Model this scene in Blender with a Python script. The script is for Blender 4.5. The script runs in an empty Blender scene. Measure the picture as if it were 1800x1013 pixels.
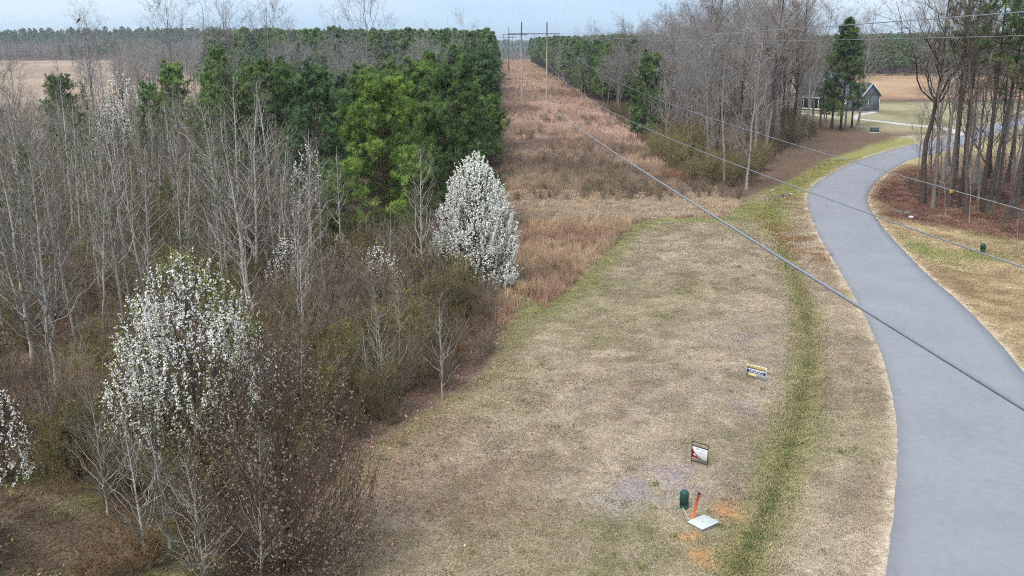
import bpy, math, random
import numpy as np
from mathutils import Vector, Matrix, Euler

random.seed(7)
rng = np.random.default_rng(7)
scene = bpy.context.scene
COL = scene.collection

# ------------------------------------------------------------------ camera
CAM_H = 16.0
HAZE = 0.0002
REAL_F = 1696.0                   # focal length in pixels of the 1800 px wide photo
REAL_P = math.atan(435.5 / REAL_F)
# the plan below was drawn up with these numbers; plan_to_world() turns plan metres into world metres
PITCH = math.radians(19.9)
FPX = 1203.0
cam_d = bpy.data.cameras.new('camera')
cam_d.sensor_width = 36.0
cam_d.lens = REAL_F / 1800.0 * 36.0
cam_d.clip_start = 0.1
cam_d.clip_end = 9000.0
cam = bpy.data.objects.new('camera', cam_d)
COL.objects.link(cam)
cam.location = (0, 0, CAM_H)
cam.rotation_euler = (math.radians(90) - REAL_P, 0, 0)
scene.camera = cam

# ------------------------------------------------------------------ world, sun, exposure
SUN_EL, SUN_AZ = math.radians(52), math.radians(215)     # azimuth clockwise from +Y (behind the camera, left)
world = bpy.data.worlds.new('World')
scene.world = world
world.use_nodes = True
wn, wl = world.node_tree.nodes, world.node_tree.links
wn.clear()
w_out = wn.new('ShaderNodeOutputWorld')
w_bg = wn.new('ShaderNodeBackground')
w_sky = wn.new('ShaderNodeTexSky')
w_sky.sky_type = 'NISHITA'
w_sky.sun_disc = False
w_sky.sun_elevation = SUN_EL
w_sky.sun_rotation = SUN_AZ
w_sky.altitude = 100
w_sky.air_density = 1.0
w_sky.dust_density = 2.0
w_sky.ozone_density = 1.0
# a thin even overcast veil over the clear sky
w_tc = wn.new('ShaderNodeTexCoord')
w_map = wn.new('ShaderNodeMapping'); w_map.inputs['Scale'].default_value = (1.0, 1.0, 7.0)
w_noise = wn.new('ShaderNodeTexNoise'); w_noise.inputs['Scale'].default_value = 2.2
w_noise.inputs['Detail'].default_value = 5.0; w_noise.inputs['Roughness'].default_value = 0.5
w_ramp = wn.new('ShaderNodeMapRange')
w_ramp.inputs[1].default_value = 0.3; w_ramp.inputs[2].default_value = 0.75
w_ramp.inputs[3].default_value = 0.86; w_ramp.inputs[4].default_value = 0.97
w_mix = wn.new('ShaderNodeMix'); w_mix.data_type = 'RGBA'
w_cl = wn.new('ShaderNodeMix'); w_cl.data_type = 'RGBA'      # pale blue veil with whiter soft cloud
w_cl.inputs[6].default_value = (4.3, 5.9, 7.7, 1)
w_cl.inputs[7].default_value = (5.8, 6.8, 7.9, 1)
w_cr = wn.new('ShaderNodeMapRange'); w_cr.inputs[1].default_value = 0.38; w_cr.inputs[2].default_value = 0.62
wl.new(w_cl.outputs[2], w_mix.inputs[7])
wl.new(w_tc.outputs['Generated'], w_map.inputs['Vector'])
wl.new(w_map.outputs['Vector'], w_noise.inputs['Vector'])
wl.new(w_noise.outputs['Fac'], w_ramp.inputs[0])
wl.new(w_noise.outputs['Fac'], w_cr.inputs[0]); wl.new(w_cr.outputs[0], w_cl.inputs[0])
wl.new(w_ramp.outputs[0], w_mix.inputs[0])
wl.new(w_sky.outputs['Color'], w_mix.inputs[6])
wl.new(w_mix.outputs[2], w_bg.inputs['Color'])
w_bg.inputs['Strength'].default_value = 0.063
wl.new(w_bg.outputs['Background'], w_out.inputs['Surface'])

sun_d = bpy.data.lights.new('sun', 'SUN')
sun_d.energy = 1.5
sun_d.angle = math.radians(28)
sun_d.color = (1.0, 0.94, 0.84)
sun = bpy.data.objects.new('sun', sun_d)
COL.objects.link(sun)
sd = Vector((math.sin(SUN_AZ) * math.cos(SUN_EL), math.cos(SUN_AZ) * math.cos(SUN_EL), math.sin(SUN_EL)))
sun.rotation_euler = sd.to_track_quat('Z', 'Y').to_euler()
sun.location = (0, -40, 80)

vs = scene.view_settings
vs.view_transform = 'Standard'
vs.look = 'None'
vs.exposure = 1.2
vs.gamma = 1.0
vs.use_curve_mapping = False
scene.cycles.use_denoising = False
scene.cycles.use_adaptive_sampling = True
scene.cycles.adaptive_threshold = 0.03
scene.cycles.max_bounces = 4
scene.cycles.diffuse_bounces = 2
scene.cycles.glossy_bounces = 1
scene.cycles.transmission_bounces = 2
scene.cycles.transparent_max_bounces = 4
scene.cycles.use_fast_gi = False
scene.cycles.pixel_filter_type = 'BLACKMAN_HARRIS'
scene.cycles.filter_width = 1.0

# ------------------------------------------------------------------ helpers
cp, sp = math.cos(PITCH), math.sin(PITCH)

def G(px, py, z=0.0):
    """point of the plane at height z seen at photo pixel (px, py)"""
    u, v = (px - 900.0) / FPX, (py - 506.5) / FPX
    d = (u, cp - v * sp, -sp - v * cp)
    t = (z - CAM_H) / d[2]
    return (u * t, d[1] * t)

def plan_to_world(x, y):
    """plan metres -> world metres on the ground"""
    x, y = np.asarray(x, float), np.asarray(y, float)
    def core(x, y):
        dep = y * cp + CAM_H * sp
        u = FPX / REAL_F * x / dep
        v = FPX / REAL_F * (CAM_H * cp - y * sp) / dep
        c2, s2 = math.cos(REAL_P), math.sin(REAL_P)
        t = CAM_H / (s2 + v * c2)
        return u * t, (c2 - v * s2) * t
    yc = np.maximum(y, 9.0)
    X, Y = core(x, yc)
    return X, Y + np.minimum(y - 9.0, 0.0) * 1.5

def PW(x, y):
    a, b = plan_to_world(x, y)
    return float(a), float(b)

def GW(px, py):
    """world ground point at a photo pixel"""
    return PW(*G(px, py))

def GA(pts):
    return np.array([G(*p) for p in pts])

def srgb(r, g, b, k=1.0):
    f = lambda c: ((c / 255.0 + 0.055) / 1.055) ** 2.4 if c > 10 else c / 255.0 / 12.92
    return np.array([f(r) * k, f(g) * k, f(b) * k])

def hash2(ix, iy, seed):
    n = (ix.astype(np.int64) * 374761393 + iy.astype(np.int64) * 668265263 + seed * 1442695041) & 0xFFFFFFFF
    n = ((n ^ (n >> 13)) * 1274126177) & 0xFFFFFFFF
    n = n ^ (n >> 16)
    return (n & 0xFFFF) / 65535.0

def vnoise(x, y, seed=0):
    ix, iy = np.floor(x), np.floor(y)
    fx, fy = x - ix, y - iy
    fx, fy = fx * fx * (3 - 2 * fx), fy * fy * (3 - 2 * fy)
    a, b = hash2(ix, iy, seed), hash2(ix + 1, iy, seed)
    c, d = hash2(ix, iy + 1, seed), hash2(ix + 1, iy + 1, seed)
    return (a * (1 - fx) + b * fx) * (1 - fy) + (c * (1 - fx) + d * fx) * fy

def fbm(x, y, scale, seed=0, octv=4):
    x, y = np.asarray(x, float) / scale, np.asarray(y, float) / scale
    s, a, t = 0, 0.5, 0
    for o in range(octv):
        s = s + a * vnoise(x * 2 ** o + 17.3 * o, y * 2 ** o - 9.1 * o, seed + o)
        t += a
        a *= 0.5
    return s / t

def sstep(a, b, x):
    t = np.clip((x - a) / (b - a), 0, 1)
    return t * t * (3 - 2 * t)

def in_poly(x, y, poly):
    r = np.zeros(np.shape(x), bool)
    n = len(poly)
    for i in range(n):
        x0, y0 = poly[i]
        x1, y1 = poly[(i + 1) % n]
        if y0 == y1:
            continue
        c = ((y0 > y) != (y1 > y)) & (x < (x1 - x0) * (y - y0) / (y1 - y0) + x0)
        r ^= c
    return r

def line_dist(x, y, pts):
    """distance to a polyline and arclength fraction"""
    best = np.full(np.shape(x), 1e9)
    for i in range(len(pts) - 1):
        (x0, y0), (x1, y1) = pts[i], pts[i + 1]
        dx, dy = x1 - x0, y1 - y0
        t = np.clip(((x - x0) * dx + (y - y0) * dy) / (dx * dx + dy * dy + 1e-9), 0, 1)
        best = np.minimum(best, np.hypot(x - x0 - t * dx, y - y0 - t * dy))
    return best

def poly_mask(x, y, poly, soft):
    """1 inside, 0 outside, soft edge of the given width"""
    d = line_dist(x, y, list(poly) + [poly[0]])
    s = np.where(in_poly(x, y, poly), d, -d)
    return sstep(-soft, soft, s)

def smooth_line(pts, n):
    """Catmull-Rom through pts, n points"""
    p = np.asarray(pts, float)
    p = np.vstack([2 * p[0] - p[1], p, 2 * p[-1] - p[-2]])
    m = len(p) - 3
    out = []
    for s in np.linspace(0, m - 1e-6, n):
        i = int(s)
        t = s - i
        a, b, c, d = p[i], p[i + 1], p[i + 2], p[i + 3]
        out.append(0.5 * (2 * b + (c - a) * t + (2 * a - 5 * b + 4 * c - d) * t * t + (3 * b - a - 3 * c + d) * t ** 3))
    return np.array(out)

def mk_mesh(name, V, F, mats, mi=None, col=None, smooth=False):
    V = np.asarray(V, np.float32)
    if not isinstance(F, (list, tuple)):
        F = [F]
    F = [np.asarray(f, np.int32) for f in F if len(f)]
    me = bpy.data.meshes.new(name)
    me.vertices.add(len(V))
    me.vertices.foreach_set('co', V.ravel())
    nl = sum(f.size for f in F)
    npoly = sum(len(f) for f in F)
    me.loops.add(nl)
    me.loops.foreach_set('vertex_index', np.concatenate([f.ravel() for f in F]))
    me.polygons.add(npoly)
    tot = np.concatenate([np.full(len(f), f.shape[1], np.int32) for f in F])
    me.polygons.foreach_set('loop_start', np.concatenate([[0], np.cumsum(tot)[:-1]]).astype(np.int32))
    me.polygons.foreach_set('loop_total', tot)
    for m in (mats if isinstance(mats, (list, tuple)) else [mats]):
        me.materials.append(m)
    if mi is not None:
        me.polygons.foreach_set('material_index', np.asarray(mi, np.int32))
    if col is not None:
        a = me.color_attributes.new('tint', 'FLOAT_COLOR', 'POINT')
        c4 = np.ones((len(V), 4), np.float32)
        c4[:, :3] = col
        a.data.foreach_set('color', c4.ravel())
    me.update(calc_edges=True)
    if smooth:
        me.polygons.foreach_set('use_smooth', np.ones(npoly, bool))
    return me

def link(name, data, parent=None, loc=None, rot=None, scale=None):
    o = bpy.data.objects.new(name, data)
    COL.objects.link(o)
    if parent is not None:
        o.parent = parent
    if loc is not None:
        o.location = loc
    if rot is not None:
        o.rotation_euler = rot
    if scale is not None:
        o.scale = scale if hasattr(scale, '__len__') else (scale,) * 3
    return o

def tag(o, label=None, cat=None, group=None, kind=None):
    if label: o['label'] = label
    if cat: o['category'] = cat
    if group: o['group'] = group
    if kind: o['kind'] = kind
    return o

def thing(name, label, cat, loc, rz=0.0, scale=1.0, group=None, raw=False):
    if not raw:
        loc = (*PW(loc[0], loc[1]), loc[2])
    return tag(link(name, None, None, loc, (0, 0, rz), scale), label, cat, group)

class MB:
    """collects boxes, tubes and sheets into one mesh"""
    def __init__(self):
        self.V, self.F, self.n = [], {}, 0
    def add(self, V, F):
        V = np.asarray(V, float)
        F = np.asarray(F, int)
        self.V.append(V)
        self.F.setdefault(F.shape[1], []).append(F + self.n)
        self.n += len(V)
        return self
    def box(self, c, s, rz=0.0, rx=0.0, ry=0.0, bev=0.0):
        h = np.array(s) / 2.0
        R = np.array(Euler((rx, ry, rz)).to_matrix())
        if bev <= 0:
            v = np.array([[x, y, z] for x in (-1, 1) for y in (-1, 1) for z in (-1, 1)]) * h
            f = [[0, 1, 3, 2], [4, 6, 7, 5], [0, 4, 5, 1], [2, 3, 7, 6], [0, 2, 6, 4], [1, 5, 7, 3]]
            return self.add(v @ R.T + np.array(c), f)
        b = min(bev, h.min() * 0.9)
        out = []
        for z in (-1, 1):
            for k, (zz, ins) in enumerate((((h[2]) * z, b), ((h[2] - b) * z, 0.0))):
                pass
        rings = []
        for zz, ins in ((-h[2], b), (-h[2] + b, 0), (h[2] - b, 0), (h[2], b)):
            x, y = h[0] - ins, h[1] - ins
            cb = b
            rings.append([[x - cb, -y, zz], [x, -y + cb, zz], [x, y - cb, zz], [x - cb, y, zz],
                          [-x + cb, y, zz], [-x, y - cb, zz], [-x, -y + cb, zz], [-x + cb, -y, zz]])
        v = np.array(rings).reshape(-1, 3)
        f = []
        for r in range(3):
            for k in range(8):
                a, d = r * 8 + k, r * 8 + (k + 1) % 8
                f.append([a, d, d + 8, a + 8])
        v = v @ R.T + np.array(c)
        n0 = self.n
        self.add(v, f)
        self.F.setdefault(8, []).append(np.array([[n0 + k for k in range(7, -1, -1)], [n0 + 24 + k for k in range(8)]]))
        return self
    def tube(self, pts, radii, sides=8, cap=True):
        P = np.asarray(pts, float)
        r = np.broadcast_to(np.asarray(radii, float), (len(P),))
        V, F = tubes(P[None], r[None], sides)
        n0 = self.n
        self.add(V, F)
        if cap:
            m = len(P)
            self.F.setdefault(sides, []).append(np.array([[n0 + k for k in range(sides)], [n0 + (m - 1) * sides + k for k in range(sides - 1, -1, -1)]]))
        return self
    def lathe(self, prof, c=(0, 0, 0), sides=20, cap=True):
        prof = np.array(prof, float)
        a = np.linspace(0, 2 * np.pi, sides, endpoint=False)
        V = np.stack([prof[:, 0:1] * np.cos(a), prof[:, 0:1] * np.sin(a), np.repeat(prof[:, 1:2], sides, 1)], -1).reshape(-1, 3) + np.array(c)
        F = []
        for i in range(len(prof) - 1):
            for k in range(sides):
                k2 = (k + 1) % sides
                F.append([i * sides + k, i * sides + k2, (i + 1) * sides + k2, (i + 1) * sides + k])
        n0 = self.n
        self.add(V, F)
        if cap:
            m = len(prof)
            self.F.setdefault(sides, []).append(np.array([[n0 + k for k in range(sides - 1, -1, -1)], [n0 + (m - 1) * sides + k for k in range(sides)]]))
        return self
    def mesh(self, name, mat, smooth=False):
        return mk_mesh(name, np.vstack(self.V), [np.vstack(f) for f in self.F.values()], mat, smooth=smooth)
    def build(self, name, mat, parent=None, smooth=False, **k):
        return link(name, self.mesh(name, mat, smooth), parent, **k)

def nrm(a):
    return a / (np.linalg.norm(a, axis=-1, keepdims=True) + 1e-9)

def tubes(P, R, sides=3):
    """P (n,m,3) paths, R (n,m) radii -> verts, quads"""
    n, m, _ = P.shape
    T = np.empty_like(P)
    T[:, 1:-1] = P[:, 2:] - P[:, :-2]
    T[:, 0] = P[:, 1] - P[:, 0]
    T[:, -1] = P[:, -1] - P[:, -2]
    T = nrm(T)
    ax = nrm(P[:, -1] - P[:, 0])
    ref = np.where(np.abs(ax[:, 2:3]) > 0.8, np.array([[1.0, 0.13, 0]]), np.array([[0.1, 0.05, 1.0]]))
    U = nrm(np.cross(T, ref[:, None, :]))
    W = np.cross(T, U)
    a = np.linspace(0, 2 * np.pi, sides, endpoint=False)
    V = P[:, :, None, :] + R[:, :, None, None] * (np.cos(a)[None, None, :, None] * U[:, :, None, :] + np.sin(a)[None, None, :, None] * W[:, :, None, :])
    idx = np.arange(n * m * sides).reshape(n, m, sides)
    nx = np.roll(idx, -1, axis=2)
    F = np.stack([idx[:, :-1], nx[:, :-1], nx[:, 1:], idx[:, 1:]], -1).reshape(-1, 4)
    return V.reshape(-1, 3), F

# ------------------------------------------------------------------ materials
def new_mat(name):
    m = bpy.data.materials.new(name)
    m.use_nodes = True
    nt = m.node_tree
    for n in list(nt.nodes):
        nt.nodes.remove(n)
    out = nt.nodes.new('ShaderNodeOutputMaterial')
    return m, nt, out

def N(nt, t, **kw):
    n = nt.nodes.new(t)
    for k, v in kw.items():
        setattr(n, k, v)
    return n

def noise_fac(nt, scale, detail=4, rough=0.6, lo=0.7, hi=1.3, coord='Object', a=0.3, b=0.7, vec=None, stretch=None):
    nz = N(nt, 'ShaderNodeTexNoise')
    nz.inputs['Scale'].default_value = scale
    nz.inputs['Detail'].default_value = detail
    nz.inputs['Roughness'].default_value = rough
    if vec is None:
        tc = N(nt, 'ShaderNodeTexCoord')
        vec = tc.outputs[coord]
    if stretch:
        mp = N(nt, 'ShaderNodeMapping')
        mp.inputs['Scale'].default_value = stretch
        nt.links.new(vec, mp.inputs['Vector'])
        vec = mp.outputs['Vector']
    nt.links.new(vec, nz.inputs['Vector'])
    mr = N(nt, 'ShaderNodeMapRange')
    mr.inputs[1].default_value, mr.inputs[2].default_value = a, b
    mr.inputs[3].default_value, mr.inputs[4].default_value = lo, hi
    nt.links.new(nz.outputs['Fac'], mr.inputs[0])
    return mr.outputs[0]

def scale_col(nt, col_out, facs):
    cur = col_out
    for f in facs:
        vm = N(nt, 'ShaderNodeVectorMath', operation='SCALE')
        nt.links.new(cur, vm.inputs[0])
        nt.links.new(f, vm.inputs['Scale'])
        cur = vm.outputs[0]
    return cur

def rgb(nt, c):
    n = N(nt, 'ShaderNodeRGB')
    n.outputs[0].default_value = (c[0], c[1], c[2], 1)
    return n.outputs[0]

def paint(name, c, rough=0.6, metal=0.0, var=0.15, scale=8.0, bump=0.0, stretch=None, spec=0.4):
    m, nt, out = new_mat(name)
    b = N(nt, 'ShaderNodeBsdfPrincipled')
    col = scale_col(nt, rgb(nt, c), [noise_fac(nt, scale, 5, 0.65, 1 - var, 1 + var, stretch=stretch)])
    nt.links.new(col, b.inputs['Base Color'])
    b.inputs['Roughness'].default_value = rough
    b.inputs['Metallic'].default_value = metal
    b.inputs['Specular IOR Level'].default_value = spec
    if bump:
        bp = N(nt, 'ShaderNodeBump')
        bp.inputs['Strength'].default_value = bump
        bp.inputs['Distance'].default_value = 0.02
        nt.links.new(noise_fac(nt, scale * 3, 4, 0.6, 0, 1, stretch=stretch), bp.inputs['Height'])
        nt.links.new(bp.outputs[0], b.inputs['Normal'])
    nt.links.new(b.outputs[0], out.inputs['Surface'])
    return m

def bark(name, c1, c2, scale=2.0):
    m, nt, out = new_mat(name)
    b = N(nt, 'ShaderNodeBsdfDiffuse')
    oi = N(nt, 'ShaderNodeObjectInfo')
    f = noise_fac(nt, scale, 4, 0.7, 0, 1, stretch=(3, 3, 1))
    ad = N(nt, 'ShaderNodeMath', operation='ADD'); ad.use_clamp = True
    mr = N(nt, 'ShaderNodeMapRange'); mr.inputs[3].default_value = -0.45; mr.inputs[4].default_value = 0.45
    nt.links.new(oi.outputs['Random'], mr.inputs[0])
    nt.links.new(f, ad.inputs[0]); nt.links.new(mr.outputs[0], ad.inputs[1])
    mx = N(nt, 'ShaderNodeMix', data_type='RGBA')
    mx.inputs[6].default_value = (*c1, 1); mx.inputs[7].default_value = (*c2, 1)
    nt.links.new(ad.outputs[0], mx.inputs[0])
    nt.links.new(mx.outputs[2], b.inputs['Color'])
    nt.links.new(b.outputs[0], out.inputs['Surface'])
    return m

def leafy(name, c1, c2, scale=1.5, trans=0.3, tint=False, rand=0.25):
    """thin foliage: diffuse and translucent, two colours mixed by noise; tint multiplies by the object colour"""
    m, nt, out = new_mat(name)
    mx = N(nt, 'ShaderNodeMix', data_type='RGBA')
    mx.inputs[6].default_value = (*c1, 1); mx.inputs[7].default_value = (*c2, 1)
    nt.links.new(noise_fac(nt, scale, 3, 0.6, 0, 1), mx.inputs[0])
    oi = N(nt, 'ShaderNodeObjectInfo')
    mr = N(nt, 'ShaderNodeMapRange'); mr.inputs[3].default_value = 1 - rand; mr.inputs[4].default_value = 1 + rand
    nt.links.new(oi.outputs['Random'], mr.inputs[0])
    col = scale_col(nt, mx.outputs[2], [mr.outputs[0]])
    if tint:
        vm = N(nt, 'ShaderNodeVectorMath', operation='MULTIPLY')
        nt.links.new(col, vm.inputs[0]); nt.links.new(oi.outputs['Color'], vm.inputs[1])
        col = vm.outputs[0]
    d = N(nt, 'ShaderNodeBsdfDiffuse'); t = N(nt, 'ShaderNodeBsdfTranslucent')
    nt.links.new(col, d.inputs['Color']); nt.links.new(col, t.inputs['Color'])
    ms = N(nt, 'ShaderNodeMixShader'); ms.inputs[0].default_value = trans
    nt.links.new(d.outputs[0], ms.inputs[1]); nt.links.new(t.outputs[0], ms.inputs[2])
    nt.links.new(ms.outputs[0], out.inputs['Surface'])
    return m

def inst_mat(name, trans=0.25, var=0.35, scale=3.0):
    """scattered plants: colour comes with each instance"""
    m, nt, out = new_mat(name)
    at = N(nt, 'ShaderNodeAttribute'); at.attribute_type = 'INSTANCER'; at.attribute_name = 'tint'
    tc = N(nt, 'ShaderNodeTexCoord')
    col = scale_col(nt, at.outputs['Color'], [noise_fac(nt, scale, 3, 0.7, 1 - var, 1 + var, vec=tc.outputs['Object'])])
    d = N(nt, 'ShaderNodeBsdfDiffuse'); t = N(nt, 'ShaderNodeBsdfTranslucent')
    nt.links.new(col, d.inputs['Color']); nt.links.new(col, t.inputs['Color'])
    ms = N(nt, 'ShaderNodeMixShader'); ms.inputs[0].default_value = trans
    nt.links.new(d.outputs[0], ms.inputs[1]); nt.links.new(t.outputs[0], ms.inputs[2])
    nt.links.new(ms.outputs[0], out.inputs['Surface'])
    return m

# ------------------------------------------------------------------ scatter by geometry nodes (uncountable stuff only)
def scatter(name, xyz, rot, scl, sources, idx, label, cat, tint=None):
    n = len(xyz)
    xyz = np.array(xyz, float)
    xyz[:, 0], xyz[:, 1] = plan_to_world(xyz[:, 0], xyz[:, 1])
    me = bpy.data.meshes.new(name)
    me.vertices.add(n)
    me.vertices.foreach_set('co', np.asarray(xyz, np.float32).ravel())
    def attr(nm, ty, key, arr):
        a = me.attributes.new(nm, ty, 'POINT')
        a.data.foreach_set(key, np.asarray(arr).ravel())
    attr('rot', 'FLOAT_VECTOR', 'vector', np.asarray(rot, np.float32))
    s3 = np.asarray(scl, np.float32)
    if s3.ndim == 1:
        s3 = np.repeat(s3[:, None], 3, 1)
    attr('scl', 'FLOAT_VECTOR', 'vector', s3)
    attr('pick', 'INT', 'value', np.asarray(idx, np.int32))
    if tint is not None:
        c4 = np.ones((n, 4), np.float32); c4[:, :3] = tint
        attr('tint', 'FLOAT_COLOR', 'color', c4)
    me.update()
    o = link(name, me)
    coll = bpy.data.collections.new(name + '_kinds')
    for s in sources:
        coll.objects.link(s)
    ng = bpy.data.node_groups.new(name, 'GeometryNodeTree')
    ng.interface.new_socket('Geometry', in_out='INPUT', socket_type='NodeSocketGeometry')
    ng.interface.new_socket('Geometry', in_out='OUTPUT', socket_type='NodeSocketGeometry')
    gi, go = ng.nodes.new('NodeGroupInput'), ng.nodes.new('NodeGroupOutput')
    iop = ng.nodes.new('GeometryNodeInstanceOnPoints')
    ci = ng.nodes.new('GeometryNodeCollectionInfo')
    ci.inputs['Collection'].default_value = coll
    ci.inputs['Separate Children'].default_value = True
    ci.inputs['Reset Children'].default_value = True
    def na(nm, ty):
        a = ng.nodes.new('GeometryNodeInputNamedAttribute'); a.data_type = ty
        a.inputs['Name'].default_value = nm
        return a.outputs['Attribute']
    L = ng.links.new
    L(gi.outputs[0], iop.inputs['Points'])
    L(ci.outputs[0], iop.inputs['Instance'])
    iop.inputs['Pick Instance'].default_value = True
    L(na('pick', 'INT'), iop.inputs['Instance Index'])
    L(na('rot', 'FLOAT_VECTOR'), iop.inputs['Rotation'])
    L(na('scl', 'FLOAT_VECTOR'), iop.inputs['Scale'])
    L(iop.outputs[0], go.inputs[0])
    md = o.modifiers.new('scatter', 'NODES')
    md.node_group = ng
    return tag(o, label, cat, kind='stuff')

def src(name, me):
    return bpy.data.objects.new(name, me)       # only used as a scatter source, not in the scene itself

# ------------------------------------------------------------------ layout lines (world metres, ground plane)
road_L = GA([(1850, 196), (1760, 216), (1690, 234), (1635, 248), (1578, 261), (1510, 282), (1468, 302), (1434, 323), (1420, 343), (1420, 364), (1430, 392), (1444, 422),
             (1461, 450), (1480, 482), (1515, 545), (1545, 610), (1562, 665), (1573, 720), (1578, 770), (1577, 830), (1572, 900), (1564, 960), (1555, 1013), (1546, 1060)])
road_R = GA([(1850, 206), (1770, 228), (1712, 248), (1660, 266), (1600, 281), (1567, 299), (1543, 318), (1528, 338), (1526, 357), (1537, 379), (1564, 414),
             (1592, 444), (1625, 478), (1690, 535), (1745, 590), (1800, 655), (1900, 780), (1980, 900), (2040, 1013), (2066, 1060)])
def run_on(line):
    d = nrm(line[-1] - line[-3])
    return np.vstack([line, line[-1] + d * 6 + [-.4, 0], line[-1] + d * 14 + [-2.0, 0], line[-1] + d * 28 + [-6.5, 0]])
road_L = smooth_line(run_on(road_L), 240)
road_R = smooth_line(run_on(road_R), 240)
ROAD_POLY = np.vstack([road_L, road_R[::-1]])
road_C = (road_L + road_R) / 2

WOOD_EDGE = GA([(380, 1120), (430, 1050), (540, 910), (632, 800), (740, 728), (862, 645), (884, 590), (905, 520)])
def wood_x(y):
    """x of the woods' right-hand edge at depth y"""
    ys = np.concatenate([WOOD_EDGE[:, 1], [60.0, 4000.0]])
    xs = np.concatenate([WOOD_EDGE[:, 0], [1.5 - 0.0215 * 60, 1.5 - 0.0215 * 4000.0]])
    return np.interp(y, ys, xs)
LAWN = np.vstack([WOOD_EDGE, GA([(960, 540), (1020, 492), (1072, 432), (1115, 394), (1160, 384), (1268, 384), (1296, 366), (1322, 344),
                                 (1385, 318), (1450, 282), (1520, 258), (1580, 240), (1640, 236), (1700, 240)]),
                  [[60, 60], [40, 0], [-6, 0]]])
def row_r(y):
    return 25.0 - 0.0215 * y
DITCH = smooth_line(GA([(1300, 1000), (1328, 930), (1362, 850), (1392, 760), (1412, 690), (1420, 620), (1418, 560), (1402, 500), (1380, 450), (1362, 405),
                        (1356, 372), (1372, 345)]), 60)
DITCH2 = smooth_line(GA([(1385, 338), (1420, 312), (1470, 285), (1540, 258), (1580, 246)]), 30)
DITCH_R = smooth_line(GA([(1568, 340), (1590, 366), (1640, 384), (1700, 398), (1800, 415), (1900, 440)]), 30)
RWOOD = GA([(1532, 330), (1575, 302), (1640, 282), (1800, 262), (2150, 250), (2300, 480), (1950, 446), (1800, 424), (1690, 404), (1620, 392), (1562, 380), (1540, 362)])
DRIVE = smooth_line(GA([(1700, 240), (1660, 226), (1590, 219), (1540, 213), (1490, 208), (1440, 203), (1380, 197), (1300, 190)]), 60)
WALK = smooth_line(GA([(1502, 209), (1508, 204), (1516, 201), (1530, 199), (1536, 197)]), 20)
TRACK = smooth_line(GA([(-160, 860), (0, 884), (70, 908), (140, 945), (210, 985), (270, 1045), (300, 1150)]), 40)
ROW_TRACK = np.array([[-8.0, 182.0], [2.0, 184.0], [10.0, 183.5], [18.0, 185.0], [28.0, 187.5]])

def hgt(x, y):
    x, y = np.asarray(x, float), np.asarray(y, float)
    near = 1 - sstep(130, 220, y)
    dr = line_dist(x, y, road_C[::5])
    flat = sstep(3.4, 6.0, dr)
    h = (fbm(x, y, 9.0, 3, 3) - 0.5) * 0.22 * flat
    d = line_dist(x, y, DITCH)
    h = h - 0.26 * np.exp(-(d / 1.25) ** 2) * flat
    d = line_dist(x, y, DITCH2)
    h = h - 0.35 * np.exp(-(d / 1.3) ** 2) * sstep(3.2, 4.6, dr)
    d = line_dist(x, y, DITCH_R)
    h = h - 0.55 * np.exp(-(d / 1.2) ** 2) * sstep(2.9, 4.4, dr)
    h = h * near
    # far swells: a ridge far left, falling ground past the crest of the corridor
    h = h + (9.0 * sstep(560, 1000, y) - 6 * sstep(1200, 2600, y)) * sstep(-90, -330, x)
    h = h - 9.0 * sstep(560, 800, y) * (1 - sstep(-90, -330, x)) * (1 - sstep(60, 260, x))
    h = h + 5.0 * sstep(280, 700, y) * sstep(110, 320, x)
    h = h + (fbm(x, y, 260, 143, 3) - 0.5) * 22 * sstep(640, 1000, y) + (fbm(x, y, 900, 153, 3) - 0.5) * 40 * sstep(1300, 1900, y)
    return h

def h1(x, y):
    return float(hgt(np.array([x]), np.array([y]))[0])

KC = 0.80
def C(r, g, b, k=1.0):
    return srgb(r, g, b, KC * k)

def mixc(a, b, f):
    return a * (1 - f[..., None]) + b * f[..., None]

def blob(x, y, px, py, rx, ry):
    cx, cy = G(px, py)
    return np.exp(-((x - cx) / rx) ** 2 - ((y - cy) / ry) ** 2)

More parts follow.
